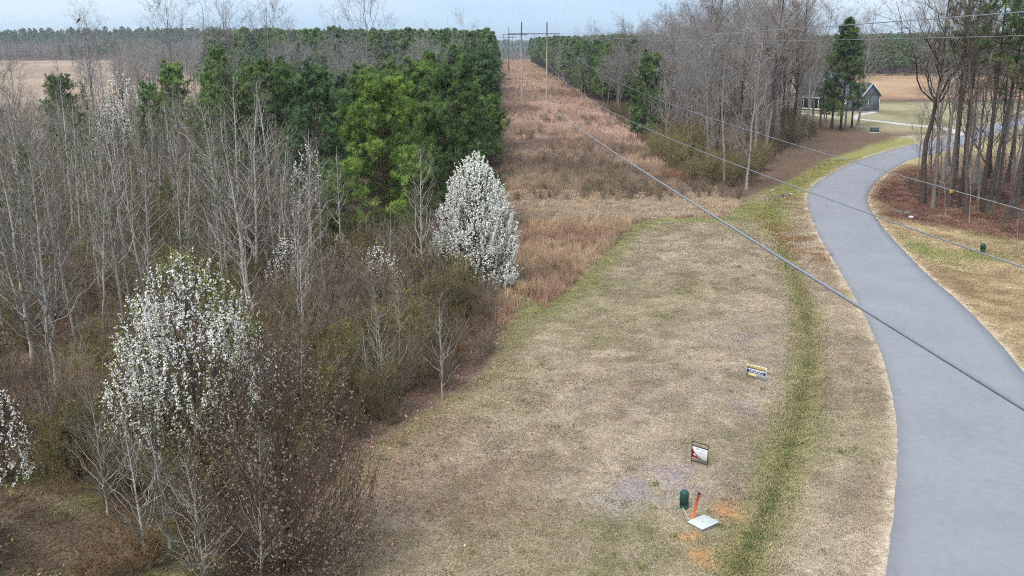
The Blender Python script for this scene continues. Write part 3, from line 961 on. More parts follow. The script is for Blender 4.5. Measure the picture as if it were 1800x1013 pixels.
def proto_pear(seed, H, R, r0=0.11, nb=70, per_twig=3, size=0.075, leaf_frac=0.25, petal_m=petal, leaf_m=leaf_new, bark_m=bark_dark, keep=1.0, plume=0.0, stems=1, shoots=900, per_shoot=9, shoot_len=1.0, pk=0.34):
    r = np.random.default_rng(seed)
    base = trunk_path(H * 0.96, r, 10, 0.015, 0.008)
    tm, rad = trunk_mesh('trunk', base, r0, bark_m, 8, 0.08, 1.3)
    tparts = [tubes(base[None], (r0 * np.linspace(1, 0.1, 10))[None], 8)]
    paths, radii = [], []
    for k in range(nb):
        t = (k + 0.5) / nb
        ht = 0.03 + 0.95 * t         # relative height of the tip
        az = k * 2.399 + r.uniform(-0.4, 0.4)
        tipr = R * egg(ht, pk) * r.uniform(0.75, 1.05)
        hb = max(0.05, ht - (0.16 + 0.22 * r.uniform()) - 0.12 * tipr / R) * H
        hb = max(0.35, hb)
        a = np.array([np.interp(hb, base[:, 2], base[:, 0]), np.interp(hb, base[:, 2], base[:, 1]), hb])
        b = np.array([math.cos(az) * tipr, math.sin(az) * tipr, ht * H])
        s = np.linspace(0, 1, 7)[:, None]
        mid = a + (b - a) * s
        mid += np.array([math.cos(az), math.sin(az), 0]) * (0.10 * tipr * np.sin(np.pi * s)) - UP * (0.05 * H * np.sin(np.pi * s) * (1 - ht))
        mid[1:] += np.cumsum(r.normal(size=(6, 3)) * 0.02, 0)
        paths.append(mid)
        radii.append(np.linspace(0.028, 0.008, 7) * (1.2 - 0.5 * t))
    P1, R1 = np.array(paths), np.array(radii)
    P2, R2 = spawn(P1, R1, 5, r, 0.2, 0.95, (22, 50), 0.26, 4, 0.32, 0.035, 0.6, 0.35, 0.006, 0.3, 0.35)
    # upright flowering shoots through the outer crown, each tied back to the nearest limb
    t = r.uniform(0.02, 1.0, shoots * 4)
    t = t[r.uniform(size=len(t)) < egg(t, pk)][:shoots]
    ns = len(t)
    az = r.uniform(0, 6.283, ns)
    f = 1 - 0.6 * r.uniform(size=ns) ** 1.6
    w = R * egg(t, pk) * f * (1 + 0.30 * (fbm(az * 2.0, t * 6, 1.0, seed) - 0.5))
    rad_dir = np.stack([np.cos(az), np.sin(az), np.zeros(ns)], 1)
    Ls = r.uniform(0.45, 0.95, ns) * shoot_len
    basep = rad_dir * w[:, None] + UP * (t * H)[:, None]
    basep[:, 2] = np.maximum(basep[:, 2] - Ls * 0.75, 0.25)
    dd = nrm(rad_dir * (0.42 * (1.05 - t))[:, None] + UP + r.normal(size=(ns, 3)) * 0.13)
    tips = basep + dd * Ls[:, None]
    anchor = np.concatenate([P1[:, 1:].reshape(-1, 3), P2[:, :3].reshape(-1, 3)])
    near_i = np.empty(ns, int)
    for k in range(0, ns, 200):
        d2 = ((basep[k:k + 200, None, :] - anchor[None]) ** 2).sum(-1) + 4.0 * np.maximum(0, anchor[None, :, 2] - basep[k:k + 200, None, 2])
        near_i[k:k + 200] = d2.argmin(1)
    P3 = np.stack([anchor[near_i], basep, (basep + tips) / 2 + r.normal(size=(ns, 3)) * 0.02, tips], 1)
    R3 = np.tile(np.array([0.009, 0.007, 0.0055, 0.003]), (ns, 1))
    limbs = mk_mesh('limbs', *join([tubes(P1, R1, 5), tubes(P2, R2, 3), tubes(P3, R3, 3)]), bark_m)
    # flower clusters set along each shoot
    s_ = (np.arange(per_shoot) + 0.5) / per_shoot
    q = np.clip(s_[None, :] + r.normal(size=(ns, per_shoot)) * 0.05, 0.05, 1.0)[..., None]
    pts = (basep[:, None, :] * (1 - q) + tips[:, None, :] * q + r.normal(size=(ns, per_shoot, 3)) * 0.03)
    gap = fbm(basep[:, 0] + basep[:, 2] * 0.37, basep[:, 1] + basep[:, 2] * 0.9, 0.8, seed)
    live = (r.uniform(size=(ns, per_shoot)) < (keep * np.clip((gap - 0.25) * 4.0, 0.15, 1))[:, None])
    green = sstep(0.45, 0.68, fbm(basep[:, 0] * 0.8 - basep[:, 2] * 0.3, basep[:, 1] + basep[:, 2] * 0.5, 1.3, seed + 9)) + 0.8 * sstep(0.9, 1.0, t)
    is_leaf = r.uniform(size=(ns, per_shoot)) < (leaf_frac * (0.3 + 1.6 * green))[:, None]
    bl, lf = pts[live & ~is_leaf], pts[live & is_leaf]
    V1, F1 = cards(bl, size, r, 4, 1.0, 1.3)
    out = [('trunk', tm), ('limbs', limbs), ('blossom', mk_mesh('blossom', V1, F1, petal_m))]
    if len(lf) > 5:
        V2, F2 = cards(lf, size * 1.2, r, 3, 0.55, 0.6)
        out.append(('leaves', mk_mesh('leaves', V2, F2, leaf_m)))
    return out

def proto_shrub(seed, H, R, stems=12, tw=twig_mauve, leaf_m=None, nleaf=0, lsize=0.06, upb=0.15, n2=8, n3=5, rad=0.018):
    r = np.random.default_rng(seed)
    paths, radii = [], []
    for k in range(stems):
        az = r.uniform(0, 6.283)
        rr = R * math.sqrt(r.uniform()) * 0.95
        hh = H * r.uniform(0.55, 1.0) * (1 - 0.25 * rr / R)
        s = np.linspace(0, 1, 6)[:, None]
        a = np.array([math.cos(az) * rr * 0.25, math.sin(az) * rr * 0.25, -0.05])
        b = np.array([math.cos(az) * rr, math.sin(az) * rr, hh])
        p = a + (b - a) * s
        p[1:] += np.cumsum(r.normal(size=(5, 3)) * 0.035 * H / 2, 0)
        paths.append(p); radii.append(np.linspace(rad, rad * 0.4, 6) * r.uniform(0.7, 1.3))
    P1, R1 = np.array(paths), np.array(radii)
    P2, R2 = spawn(P1, R1, n2, r, 0.12, 1.0, (25, 60), 0.36, 4, upb, 0.06, 0.65, 0.45, 0.0085)
    P3, R3 = spawn(P2, R2, n3, r, 0.15, 1.0, (25, 65), 0.5, 3, upb, 0.07, 0.75, 0.55, 0.0068)
    out = [('stems', mk_mesh('stems', *tubes(P1, R1, 4), tw)), ('twigs', mk_mesh('twigs', *join([tubes(P2, R2, 3), tubes(P3, R3, 3)]), tw))]
    if leaf_m:
        pts = np.vstack([P3[:, -1], P3[:, 1], P2[:, -1]])
        pts = pts[r.permutation(len(pts))[:nleaf]]
        V, F = cards(pts, lsize, r, 2, 0.6)
        out.append(('leaves', mk_mesh('leaves', V, F, leaf_m)))
    return out

def merged(parts, name):
    """one mesh of all parts of a prototype, for scattering"""
    V, Fs, mi, mats, n = [], [], [], [], 0
    by = {}
    for k, (pn, me) in enumerate(parts):
        v = np.empty(len(me.vertices) * 3, np.float32); me.vertices.foreach_get('co', v)
        li = np.empty(len(me.loops), np.int32); me.loops.foreach_get('vertex_index', li)
        kk = len(li) // len(me.polygons)
        by.setdefault(kk, []).append((li.reshape(-1, kk) + n, k))
        V.append(v.reshape(-1, 3)); n += len(me.vertices)
        mats.append(me.materials[0])
    F = [np.vstack([f for f, _ in by[q]]) for q in by]
    mi = np.concatenate([np.concatenate([np.full(len(f), k, np.int32) for f, k in by[q]]) for q in by])
    return src(name, mk_mesh(name, np.vstack(V), F, mats, mi))

def plant(proto, name, label, cat, x, y, rz=None, s=1.0, group=None, sz=None, tint=None, lean=None):
    rz = random.uniform(0, 6.283) if rz is None else rz
    sc = (s, s, s if sz is None else sz)
    t = thing(name, label, cat, (x, y, h1(x, y)), rz, sc, group)
    if lean:
        t.rotation_euler = (lean[0], lean[1], rz)
    for pn, me in proto:
        o = link(pn, me, t)
        if tint is not None:
            o.color = (*tint, 1)
    return t

SAP = [proto_sapling(100 + i, H, r0 * 1.1, nb, 3, spr * .92, low=lo * .8) for i, (H, r0, nb, spr, lo) in enumerate(
    [(11, .085, 30, 1.0, .28), (10, .075, 26, 1.15, .22), (12, .10, 34, .9, .36), (9, .065, 24, 1.0, .3), (11.5, .09, 26, 1.25, .36), (10.5, .07, 26, .8, .42)])]
BIGSAP = [proto_sapling(140 + i, H, r0, nb, 5, spr, low=lo) for i, (H, r0, nb, spr, lo) in enumerate(
    [(13, .12, 44, 1.25, .12), (13, .13, 48, 1.4, .10)])]
HARD = [proto_hardwood(200 + i, H, r0, nb, low=lo, spread=spr) for i, (H, r0, nb, lo, spr) in enumerate(
    [(20, .19, 18, .25, 1.0), (21, .22, 20, .35, 1.1), (18, .16, 18, .22, 1.05), (19, .18, 16, .4, 1.2)])]
HARDB = [proto_hardwood(230 + i, H, r0, nb, low=lo, spread=spr, tb=bark_dark, tw=twig_brown, fine=4) for i, (H, r0, nb, lo, spr) in enumerate(
    [(22, .26, 16, .42, 1.15), (21, .22, 14, .5, 1.0)])]
PINE = [proto_pine(300, 11.9, .17, 1.2, 3.9, 25, 15, 8), proto_pine(301, 12.9, .18, 1.5, 3.7, 26, 15, 8), proto_pine(302, 14.6, .18, 2.5, 3.2, 26, 15, 7, 'cone'),
        proto_pine(303, 12.6, .16, 2.0, 3.0, 24, 15, 7, 'round')]
bark_pine = bark('dark_grey_pine_bark', C(112, 102, 96), C(78, 70, 66), 3.0)
PINE_TALL = [proto_pine(320, 23, .22, 12.0, 3.4, 13, 10, 4, 'oval'), proto_pine(321, 25, .24, 14.0, 3.0, 12, 10, 4, 'oval')]
PINE_FAR = [proto_pine(330 + i, 18, .18, 5.0, 3.0, 13, 7, 4, 'cone', 0.60, 0.09) for i in range(3)]
HARD_FAR = [proto_hardwood(250 + i, 15, .16, 16, low=.15, spread=1.1, fine=2) for i in range(2)]
SHRUB = [proto_shrub(400, 2.6, 1.3, 14), proto_shrub(401, 3.4, 1.5, 16), proto_shrub(402, 2.0, 1.4, 16, twig_brown), proto_shrub(403, 3.0, 1.2, 12, twig_brown),
         proto_shrub(404, 4.2, 1.3, 14, twig_mauve)]
SHRUB_LEAF = [proto_shrub(410, 3.2, 1.4, 12, twig_brown, leaf_olive, 900, 0.075), proto_shrub(411, 4.4, 1.3, 12, twig_brown, leaf_olive, 1100, 0.07),
              proto_shrub(412, 2.2, 1.2, 12, twig_brown, leaf_rust, 900, 0.06), proto_shrub(413, 3.6, 1.5, 14, twig_brown, leaf_new, 700, 0.065)]
leaf_haze = leafy('hazy_olive_new_leaves', C(176, 168, 112, 1.2), C(140, 134, 84, 1.2), 1.0, 0.35, rand=0.1)
HAZEBUSH = [proto_shrub(420, 6.0, 3.0, 30, twig_brown, leaf_haze, 10000, 0.085, n2=12, n3=7), proto_shrub(421, 5.0, 2.6, 26, twig_brown, leaf_haze, 8000, 0.08, n2=12, n3=7)]
def add_leaves(proto, seed, mat, n, size):
    r = np.random.default_rng(seed)
    me = proto[-1][1]
    v = np.empty(len(me.vertices) * 3, np.float32); me.vertices.foreach_get('co', v)
    v = v.reshape(-1, 3)
    v = v[r.permutation(len(v))[:n * 3]]
    k = fbm(v[:, 0] + v[:, 2] * .5, v[:, 1] + v[:, 2] * .8, 1.2, seed) > 0.5
    V, F = cards(v[k][:n].astype(float), size, r, 2, .6)
    return proto + [('leaves', mk_mesh('leaves', V, F, mat))]
SAP_LEAF = [add_leaves(SAP[1], 1, leaf_olive, 1100, .085), add_leaves(SAP[3], 2, leaf_new, 700, .07), add_leaves(SAP[4], 3, leaf_olive, 1500, .09), add_leaves(SAP[5], 4, leaf_rust, 700, .08)]

# ------------------------------------------------------------------ left woods
T_DARK, T_MID, T_BRIGHT, T_BLUE = (0.70, 0.80, 0.70), (0.92, 1.0, 0.78), (0.94, 1.0, 0.62), (0.66, 0.78, 0.84)
taken = []       # (x, y, r) no filler here
def reserve(x, y, r):
    taken.append((x, y, r))
def free(x, y):
    return all((x - a) ** 2 + (y - b) ** 2 > r * r for a, b, r in taken)

# pears in flower
twig_stem = bark('dull_brown_stems', C(128, 108, 96), C(92, 78, 70))
def at(px, py):
    return G(px, py)
x, y = at(352, 830)
plant(proto_pear(500, 8.7, 2.95, 0.12, 90, 0, 0.056, 0.38, shoots=1700, per_shoot=11, keep=0.95), 'pear_tree', 'large white-blossoming pear tree with yellow-green leaves in the left foreground', 'pear tree', x, y, 0.4, group='pear trees in flower'); reserve(x, y, 2.6)
x, y = at(838, 505)
plant(proto_pear(501, 8.9, 2.7, 0.12, 90, 0, 0.078, 0.05, shoots=1500, per_shoot=10, keep=1.0, shoot_len=1.1, pk=0.2), 'pear_tree', 'dense white pear tree in bloom at the edge of the brown corridor', 'pear tree', x, y, 2.0, group='pear trees in flower'); reserve(x, y, 2.6)
x, y = at(500, 1005)
plant(proto_pear(502, 8.0, 2.9, 0.10, 120, 0, 0.045, 0.15, petal_tan, leaf_rust, twig_stem, 0.42, shoots=1500, per_shoot=7, shoot_len=1.3), 'pear_tree', 'brown many-stemmed pear with faded tan buds at the bottom of the photo', 'pear tree', x, y, 1.0, group='pear trees in flower'); reserve(x, y, 1.6)
PEAR_S = [proto_pear(510, 7.5, 1.3, 0.06, 30, 0, 0.07, 0.08, keep=0.6, shoots=260, per_shoot=8), proto_pear(511, 5.0, 1.4, 0.06, 30, 0, 0.065, 0.25, keep=0.6, shoots=260, per_shoot=8, shoot_len=.8),
          proto_pear(512, 5.0, 0.9, 0.05, 28, 0, 0.065, 0.1, petal_pink, leaf_rust, keep=0.7, shoots=180, per_shoot=9, shoot_len=.9)]
for (px, py, k, s, lab) in [
        (548, 452, 0, 1.15, 'thin pear with scattered white blossom between bare trunks and bright pine'),
        (668, 568, 1, 0.95, 'small pear dotted with white flowers in the middle of the thicket'),
        (602, 520, 2, 0.85, 'slim pear with pinkish blossom spikes left of the bright pine'),
        (510, 548, 1, 0.95, 'sparse cream-flowered shrub-like pear beside the pale bare trees'),
        (14, 850, 1, 0.75, 'white-flowered pear cut off by the left edge of the photo'),
        (224, 272, 1, 2.35, 'distant white pear in full bloom deep in the left woods'),
        (204, 312, 1, 1.9, 'fading white pear in front of the distant blooming one'),
        (350, 322, 2, 2.1, 'pale blossoming pear among the dark pines at upper left')]:
    x, y = at(px, py)
    plant(PEAR_S[k], 'pear_tree', lab, 'pear tree', x, y, None, s, 'pear trees in flower'); reserve(x, y, 0.8 if s < 1.4 else 4.0)

# pines one can tell apart: px of the foot, prototype, height scale, colour
NP = 'loblolly pines left of the corridor'
for (px, py, k, s, tint, lab) in [
        (678, 455, 0, 0.98, T_BRIGHT, 'bright yellow-green bushy pine behind the thicket, brightest of all'),
        (796, 410, 1, 0.98, T_DARK, 'big dark pine behind the white pear at the corridor edge'),
        (740, 395, 3, 1.02, T_MID, 'green pine between the bright pine and the big dark one'),
        (566, 385, 3, 1.0, T_BLUE, 'blue-green pine just left of the bright pine'),
        (588, 350, 1, 0.86, T_BLUE, 'tall dull blue-green pine behind the bright pine on its left'),
        (655, 335, 1, 0.92, T_MID, 'pine with an olive top directly behind the bright pine'),
        (705, 330, 2, 0.84, T_DARK, 'dark pine behind and right of the bright pine'),
        (760, 318, 2, 0.98, T_MID, 'pine with a peaked top behind the big dark pine'),
        (822, 330, 2, 0.86, T_MID, 'pine at the corridor edge behind the big dark pine'),
        (500, 345, 1, 0.95, T_DARK, 'dark pine over the bare trees left of the blue-green pines'),
        (455, 330, 3, 0.95, T_MID, 'pine with a ragged top behind the pale bare trees'),
        (398, 300, 2, 1.0, T_MID, 'pine with brownish-green candles above the pale bare trees'),
        (318, 292, 3, 0.95, T_MID, 'pine standing alone above the bare woods at upper left'),
        (275, 285, 3, 0.75, T_DARK, 'low dark pine beside the distant white pear'),
        (118, 262, 0, 0.80, T_DARK, 'round dark pine at far left below the leaning bare tree'),
        (862, 288, 1, 0.62, T_BRIGHT, 'young light green pine leaning into the corridor'),
        (590, 470, 3, 0.42, T_BRIGHT, 'small bright pine at the foot of the brightest pine')]:
    x, y = at(px, py)
    plant(PINE[k], 'pine_tree', lab, 'pine tree', x, y, None, s, NP, tint=tint); reserve(x, y, 1.7)

# pine belt along the corridor, further back
r = np.random.default_rng(5)
pts = []
for yy in np.arange(72, 205, 5.2):
    xe = wood_x(yy)
    for xx in np.arange(xe - 4.6, xe - 18 - yy * 0.30, -5.2):
        if xx < xe - 10 and 96 < yy < 165 and r.uniform() < 0.62:
            continue
        if xx > xe - 6 and yy < 190:
            xx -= r.uniform(0, 3.2)
        if yy < 90 and xe - 30 < xx < xe - 7 and r.uniform() < 0.6:
            continue
        if r.uniform() < 0.18 and yy < 170:
            continue
        pts.append((xx + r.uniform(-1.9, 1.9), yy + r.uniform(-2.0, 2.0)))
pts = [p for p in pts if free(*p) and p[0] > -0.42 * p[1] - 2]
pts.sort(key=lambda p: p[1])
near_p, far_p = pts[:150], pts[150:]
for i, (x, y) in enumerate(near_p):
    pr = PINE[[1, 2, 2, 3][r.integers(4)]]
    tgt = np.interp(y, [72, 110, 160, 180], [12.6, 13.4, 15.0, 17.6]) * r.uniform(0.72, 1.10)
    if x > wood_x(y) - 10:
        tgt = np.interp(y, [72, 110, 150, 220], [13.2, 14.6, 16.6, 18.0]) * r.uniform(0.72, 1.06)
    s = tgt / 14.8
    w_ = ('lining the left edge of the corridor' if x > wood_x(y) - 10 else 'inside the stand left of the corridor') + (', near rows' if y < 110 else ', far rows')
    plant(pr, 'pine_tree', 'dark green pine ' + w_, 'pine tree', x, y, None, s, 'pines ' + w_, tint=[T_DARK, T_MID, T_BLUE][r.integers(3)])
for i in range(46):
    yy = r.uniform(88, 168); xx = wood_x(yy) - r.uniform(9, 14 + 0.27 * yy)
    if free(xx, yy):
        plant(HARD[r.integers(4)], 'bare_tree', 'pale bare tree standing among the pines left of the corridor', 'bare tree', xx, yy, None, r.uniform(0.55, 0.84), 'bare trees among the left-hand pines')
pines_src = [merged(p, 'pine') for p in PINE_FAR]
hard_src = [merged(p, 'bare_tree') for p in HARD_FAR]
for o in pines_src:
    o.color = (*T_DARK, 1)

def area_points(x0, x1, y0, y1, step, r, test):
    X, Y = np.meshgrid(np.arange(x0, x1, step), np.arange(y0, y1, step))
    X = X.ravel() + r.uniform(-0.48, 0.48, X.size) * step
    Y = Y.ravel() + r.uniform(-0.48, 0.48, Y.size) * step
    k = test(X, Y)
    return X[k], Y[k]

def view(X, Y, m=0.82):
    return (np.abs(X) < m * Y + 6)

def tree_stuff(name, X, Y, sources, r, smin, smax, label, pick=None, sq=(0.9, 1.1)):
    n = len(X)
    s = r.uniform(smin, smax, n)
    s3 = np.stack([s * r.uniform(*sq, n), s * r.uniform(*sq, n), s], 1)
    rot = np.stack([r.normal(size=n) * 0.02, r.normal(size=n) * 0.02, r.uniform(0, 6.283, n)], 1)
    return scatter(name, np.stack([X, Y, hgt(X, Y) - 0.05], 1), rot, s3, sources, pick if pick is not None else r.integers(0, len(sources), n), label, 'woods')

X = np.array([p[0] for p in far_p]); Y = np.array([p[1] for p in far_p])
X2, Y2 = area_points(-330, 0, 205, 600, 5.0, r, lambda a, b: (a < wood_x(b) - 3.2) & (a > -60 - 0.25 * b) & (a > -0.40 * b - 5))
tree_stuff('pine_plantation', np.r_[X, X2], np.r_[Y, Y2], pines_src, r, 0.98, 1.08, 'even-topped dark pine plantation receding along the left of the corridor')

# tall bare trees that stand against the sky: foot pixel, prototype, scale
for (px, py, k, s, lab, lean) in [
        (172, 262, 1, 1.02, 'tall leaning bare tree at upper left with a bird in its top', (0.0, -0.05)),
        (40, 285, 3, 0.72, 'bare tree with a wide low crown at the far left edge', None),
        (322, 258, 0, 1.16, 'bare forked tree on the skyline above the lone upper left pine', None),
        (378, 262, 2, 1.28, 'bare slim tree on the skyline right of the forked one', None),
        (424, 255, 1, 1.10, 'bare tree on the skyline over the ragged-topped pine', None),
        (474, 262, 0, 1.14, 'bare fan-shaped tree on the skyline at the left of the pine plantation', None),
        (655, 262, 3, 1.20, 'wide pale bare tree rising above the pines in the skyline centre', None),
        (806, 235, 2, 1.10, 'slender bare tree over the pines near the corridor', None),
        (735, 232, 2, 0.82, 'low bare tree poking out between the pines', None),
        (520, 215, 2, 1.05, 'far bare round-topped tree left of the pine plantation', None)]:
    x, y = at(px, py)
    plant(HARD[k], 'bare_tree', lab, 'bare tree', x, y, None, s, 'bare trees on the left skyline', lean=lean)
for (px, py, k, s, lab) in [
        (100, 690, 0, 0.92, 'pale forked bare tree left of the big white pear'),
        (58, 640, 1, 0.85, 'pale bare tree with bleached branches near the left edge'),
        (425, 480, 0, 1.06, 'tallest pale bare tree with many fine side branches behind the big pear'),
        (452, 500, 1, 0.98, 'pale bare tree spreading to the right behind the big pear'),
        (398, 468, 1, 0.95, 'pale bare tree left of the tallest one behind the big pear'),
        (92, 560, 0, 1.10, 'tall leaning pale trunk at far left in the woods'),
        (262, 990, 0, 0.40, 'pale bare sapling in the bottom left corner with rising side branches'),
        (368, 1045, 1, 0.36, 'pale forked bare sapling at the bottom edge'),
        (455, 1035, 0, 0.38, 'straight pale bare sapling right of the forked one at the bottom edge'),
        (300, 965, 1, 0.36, 'pale bare sapling leaning left under the big pear'),
        (190, 905, 1, 0.36, 'leaning grey sapling beside the dirt track'),
        (848, 765, 1, 0.0, ''),
        (680, 705, 0, 0.43, 'pale bare sapling standing in the thicket near the lot edge'),
        (535, 640, 1, 0.46, 'grey bare sapling in the thicket right of the big pear'),
        (778, 700, 0, 0.38, 'small bare sapling in front of the thicket by the mown lot'),
        (738, 520, 0, 0.70, 'tall thin yellowish bare sapling left of the corridor-edge white pear')]:
    if not lab:
        continue
    x, y = at(px, py)
    plant(BIGSAP[k], 'bare_sapling', lab, 'bare tree', x, y, None, s, 'pale bare trees singled out in the left woods'); reserve(x, y, 0.6)

# the mass of saplings
def pix(x, y, z=0.0):
    """photo pixel of a world point"""
    dy, dz = y, z - CAM_H
    f_ = dy * cp - dz * sp
    return 900 + FPX * x / f_, 506.5 + FPX * (-dy * sp - dz * cp) / f_
def where(x, y):
    """say where in the left woods, by things one can find"""
    px, py = pix(x, y)
    if X_in_thicket(x, y):
        return 'in the thicket below the corridor-edge pear' if px > 700 else ('in the thicket right of the big pear' if px > 480 else 'around the foot of the big pear')
    if px < 170:
        return 'near the left edge, ' + ('in front' if py > 560 else ('midway' if py > 380 else 'far back'))
    if px < 330:
        return ('left of' if py > 560 else 'back left of') + ' the big pear' + ('' if py > 380 else ', far back')
    if px < 480:
        return 'straight behind the big pear' + (', close' if py > 480 else ', far back')
    return 'between the big pear and the bright pine'
def X_in_thicket(x, y):
    e = float(wood_x(y))
    return e - 9 < x < e and y < 46
def in_left_woods(a, b):
    edge = wood_x(b)
    ok = (a < edge - 1.0) & (b < 118 + 0.0 * a) & view(a, b) & (b > 16)
    ok &= line_dist(a, b, TRACK) > 2.6
    ok &= ~((a > -22) & (b > 50) & (a > -0.20 * b - 5) & (b < 72))
    ok &= ~((b >= 72) & (a > -16 - 0.26 * b))
    tx, ty = G(60, 960)
    ok &= ~((np.hypot(a - tx, b - ty) < 4.5))
    return ok
r = np.random.default_rng(15)
X, Y = area_points(-110, 5, 16, 118, 2.1, r, in_left_woods)
# thin in the thicket close to the lot and in the near foreground
edge = wood_x(Y)
keep = r.uniform(size=len(X)) < np.where(X > edge - 9, 0.22, 0.62) * np.where(Y < 30, 0.45, np.where(Y < 48, 0.7, 1.0))
X, Y = X[keep], Y[keep]
fr = np.array([free(a, b) for a, b in zip(X, Y)])
X, Y = X[fr], Y[fr]
d = np.hypot(X, Y); o_ = np.argsort(d); X, Y = X[o_], Y[o_]
n_ind = 285
for i in range(min(n_ind, len(X))):
    thick = X[i] > wood_x(Y[i]) - 9
    near = Y[i] < 32
    s = r.uniform(0.35, 0.6) if thick else (r.uniform(0.45, 0.75) if near else r.uniform(0.6, 1.05))
    if r.uniform() < 0.24:
        w_ = where(X[i], Y[i])
        plant(SAP_LEAF[r.integers(4)], 'leafing_sapling', 'thin sapling with olive or rusty leaves ' + w_, 'tree', X[i], Y[i], None, s, 'leafy saplings ' + w_)
        continue
    w_ = where(X[i], Y[i])
    plant(SAP[r.integers(len(SAP))], 'bare_sapling', 'slender bare grey sapling ' + w_, 'bare tree', X[i], Y[i], None, s, 'bare saplings ' + w_, lean=(r.normal() * 0.05, r.normal() * 0.05))
sap_src = [merged(p, 'bare_sapling_kind') for p in SAP + SAP_LEAF[:3]]
if len(X) > n_ind:
    tree_stuff('sapling_woods', X[n_ind:], Y[n_ind:], sap_src, r, 0.55, 0.90, 'mass of bare grey saplings deeper in the left woods')

# thicket shrubs along the lot edge and under the trees
def in_thicket(a, b):
    e = wood_x(b)
    ok = (a < e - 0.6) & (a > e - 13) & (b > 17) & (b < 54) & view(a, b)
    return ok & (line_dist(a, b, TRACK) > 2.0)
X, Y = area_points(-40, 5, 17, 54, 1.0, r, in_thicket)
fr = np.array([all((a - p) ** 2 + (b - q) ** 2 > (rr * 0.45) ** 2 for p, q, rr in taken) for a, b in zip(X, Y)])
X, Y = X[fr], Y[fr]
o_ = np.argsort(np.hypot(X, Y)); X, Y = X[o_], Y[o_]
leafn = fbm(X, Y, 5, 91)
cnt, rest = {'a': 0, 'b': 0}, []
for i in range(len(X)):
    e = wood_x(Y[i]) - X[i]
    hs = 0.45 + 0.65 * min(1, e / 5.0)
    if leafn[i] > 0.52 and r.uniform() < 0.6:
        pr, s = SHRUB_LEAF[[0, 1, 0, 3, 2][r.integers(5)]], hs * r.uniform(0.75, 1.1)
        w_ = where(X[i], Y[i])
        lab, gp, nm = 'shrub with olive or rusty leaves ' + w_, 'leafing shrubs ' + w_, 'leafing_shrub'
    else:
        pr, s = SHRUB[r.integers(len(SHRUB))], hs * r.uniform(0.75, 1.15)
        w_ = where(X[i], Y[i])
        if wood_x(Y[i]) - X[i] < 2.2:
            w_ = 'on the front edge of the thicket against the mown lot'
        lab, gp, nm = 'leafless brown twiggy shrub ' + w_, 'leafless shrubs ' + w_, 'thicket_shrub'
    key = 'a' if nm == 'leafing_shrub' else 'b'
    cnt[key] += 1
    if cnt[key] <= 290:
        plant(pr, nm, lab, 'shrub', X[i], Y[i], None, s, gp)
    else:
        rest.append(i)
shrub_src = [merged(p, 'shrub_kind') for p in SHRUB + SHRUB_LEAF]
Xr, Yr = X[rest], Y[rest]
# undergrowth deeper in the woods
X2, Y2 = area_points(-95, 0, 18, 110, 2.0, r, lambda a, b: in_left_woods(a, b) & ~in_thicket(a, b))
X, Y = np.r_[Xr, X2], np.r_[Yr, Y2]
pk = np.where(r.uniform(size=len(X)) < 0.58, r.integers(0, 5, len(X)), r.integers(5, 9, len(X)))
t_ = tree_stuff('undergrowth', X, Y, shrub_src, r, 0.5, 1.35, 'tangled brown undergrowth beneath the left woods', pick=pk)
t_['category'] = 'undergrowth'

# olive cedars singled out near the track
for (px, py, k, s, lab) in [
        (120, 850, 1, 0.75, 'olive and rust leafed bush left of the big pear above the leaf litter'),
        (252, 1000, 2, 1.0, 'rusty orange leafed bush at the bottom left edge'),
        (165, 1030, 2, 0.8, 'low rusty bush beside the dirt track in the corner')]:
    x, y = at(px, py)
    plant(SHRUB_LEAF[k], 'leafing_shrub', lab, 'shrub', x, y, None, s)

# ------------------------------------------------------------------ right-hand woods
r = np.random.default_rng(25)
RIGHT_WOOD = GA([(1010, 168), (1040, 185), (1100, 225), (1175, 300), (1232, 332), (1318, 334), (1338, 300), (1385, 262), (1440, 238), (1500, 228), (1512, 214), (1440, 212),
                 (1395, 200), (1360, 170), (1330, 150), (1100, 140), (1000, 150)])
for (px, py, k, s, kind, lab, lean) in [
        (1272, 332, 0, 0.86, 'h', 'bare tree with pale low branches at the corner of the mown lot', None),
        (1312, 334, 2, 0.95, 'h', 'bare dark-stemmed tree next to the green culvert hollow', None),
        (1372, 250, 1, 1.0, 'b', 'dark-trunked bare tree over red leaves near the bend', None),
        (1394, 252, 0, 0.95, 'b', 'second dark-trunked bare tree over red leaves near the bend', None),
        (1418, 236, 1, 0.9, 'h', 'grey bare tree left of the big pine in front of the house', None),
        (1486, 226, 3, 0.95, 'h', 'grey bare tree standing before the porch of the house', None),
        (1348, 268, 1, 0.95, 'h', 'tall bare tree whose crown fans out against the sky right of centre', None),
        (1240, 300, 3, 0.90, 'h', 'wide bare tree behind the corner of the lot', None),
        (1200, 268, 2, 0.86, 'h', 'bare grey tree beside the dark leaning pine', None),
        (1462, 226, 0, 0.9, 'b', 'dark-trunked bare tree left of the pointed pine, before the house', None),
        (1497, 224, 1, 0.85, 'b', 'dark-trunked bare tree right of the pointed pine, before the porch', None),
        (1405, 238, 0, 1.16, 'h', 'tall bare tree reaching the top of the photo left of the house', None),
        (1442, 226, 3, 1.20, 'h', 'tall wide bare tree reaching the sky beside the pointed pine', None),
        (1508, 221, 1, 1.10, 'h', 'tall bare tree right of the porch with a crown against the sky', None),
        (1325, 292, 1, 1.10, 'h', 'tall grey bare tree above the olive bushes at the road bend', None),
        (1090, 205, 1, 0.74, 'h', 'bare grey tree at the near end of the right pine plantation', None)]:
    x, y = at(px, py)
    plant((HARD if kind == 'h' else HARDB)[k], 'bare_tree', lab, 'bare tree', x, y, None, s, 'bare trees between corridor and road', lean=lean); reserve(x, y, 1.2)
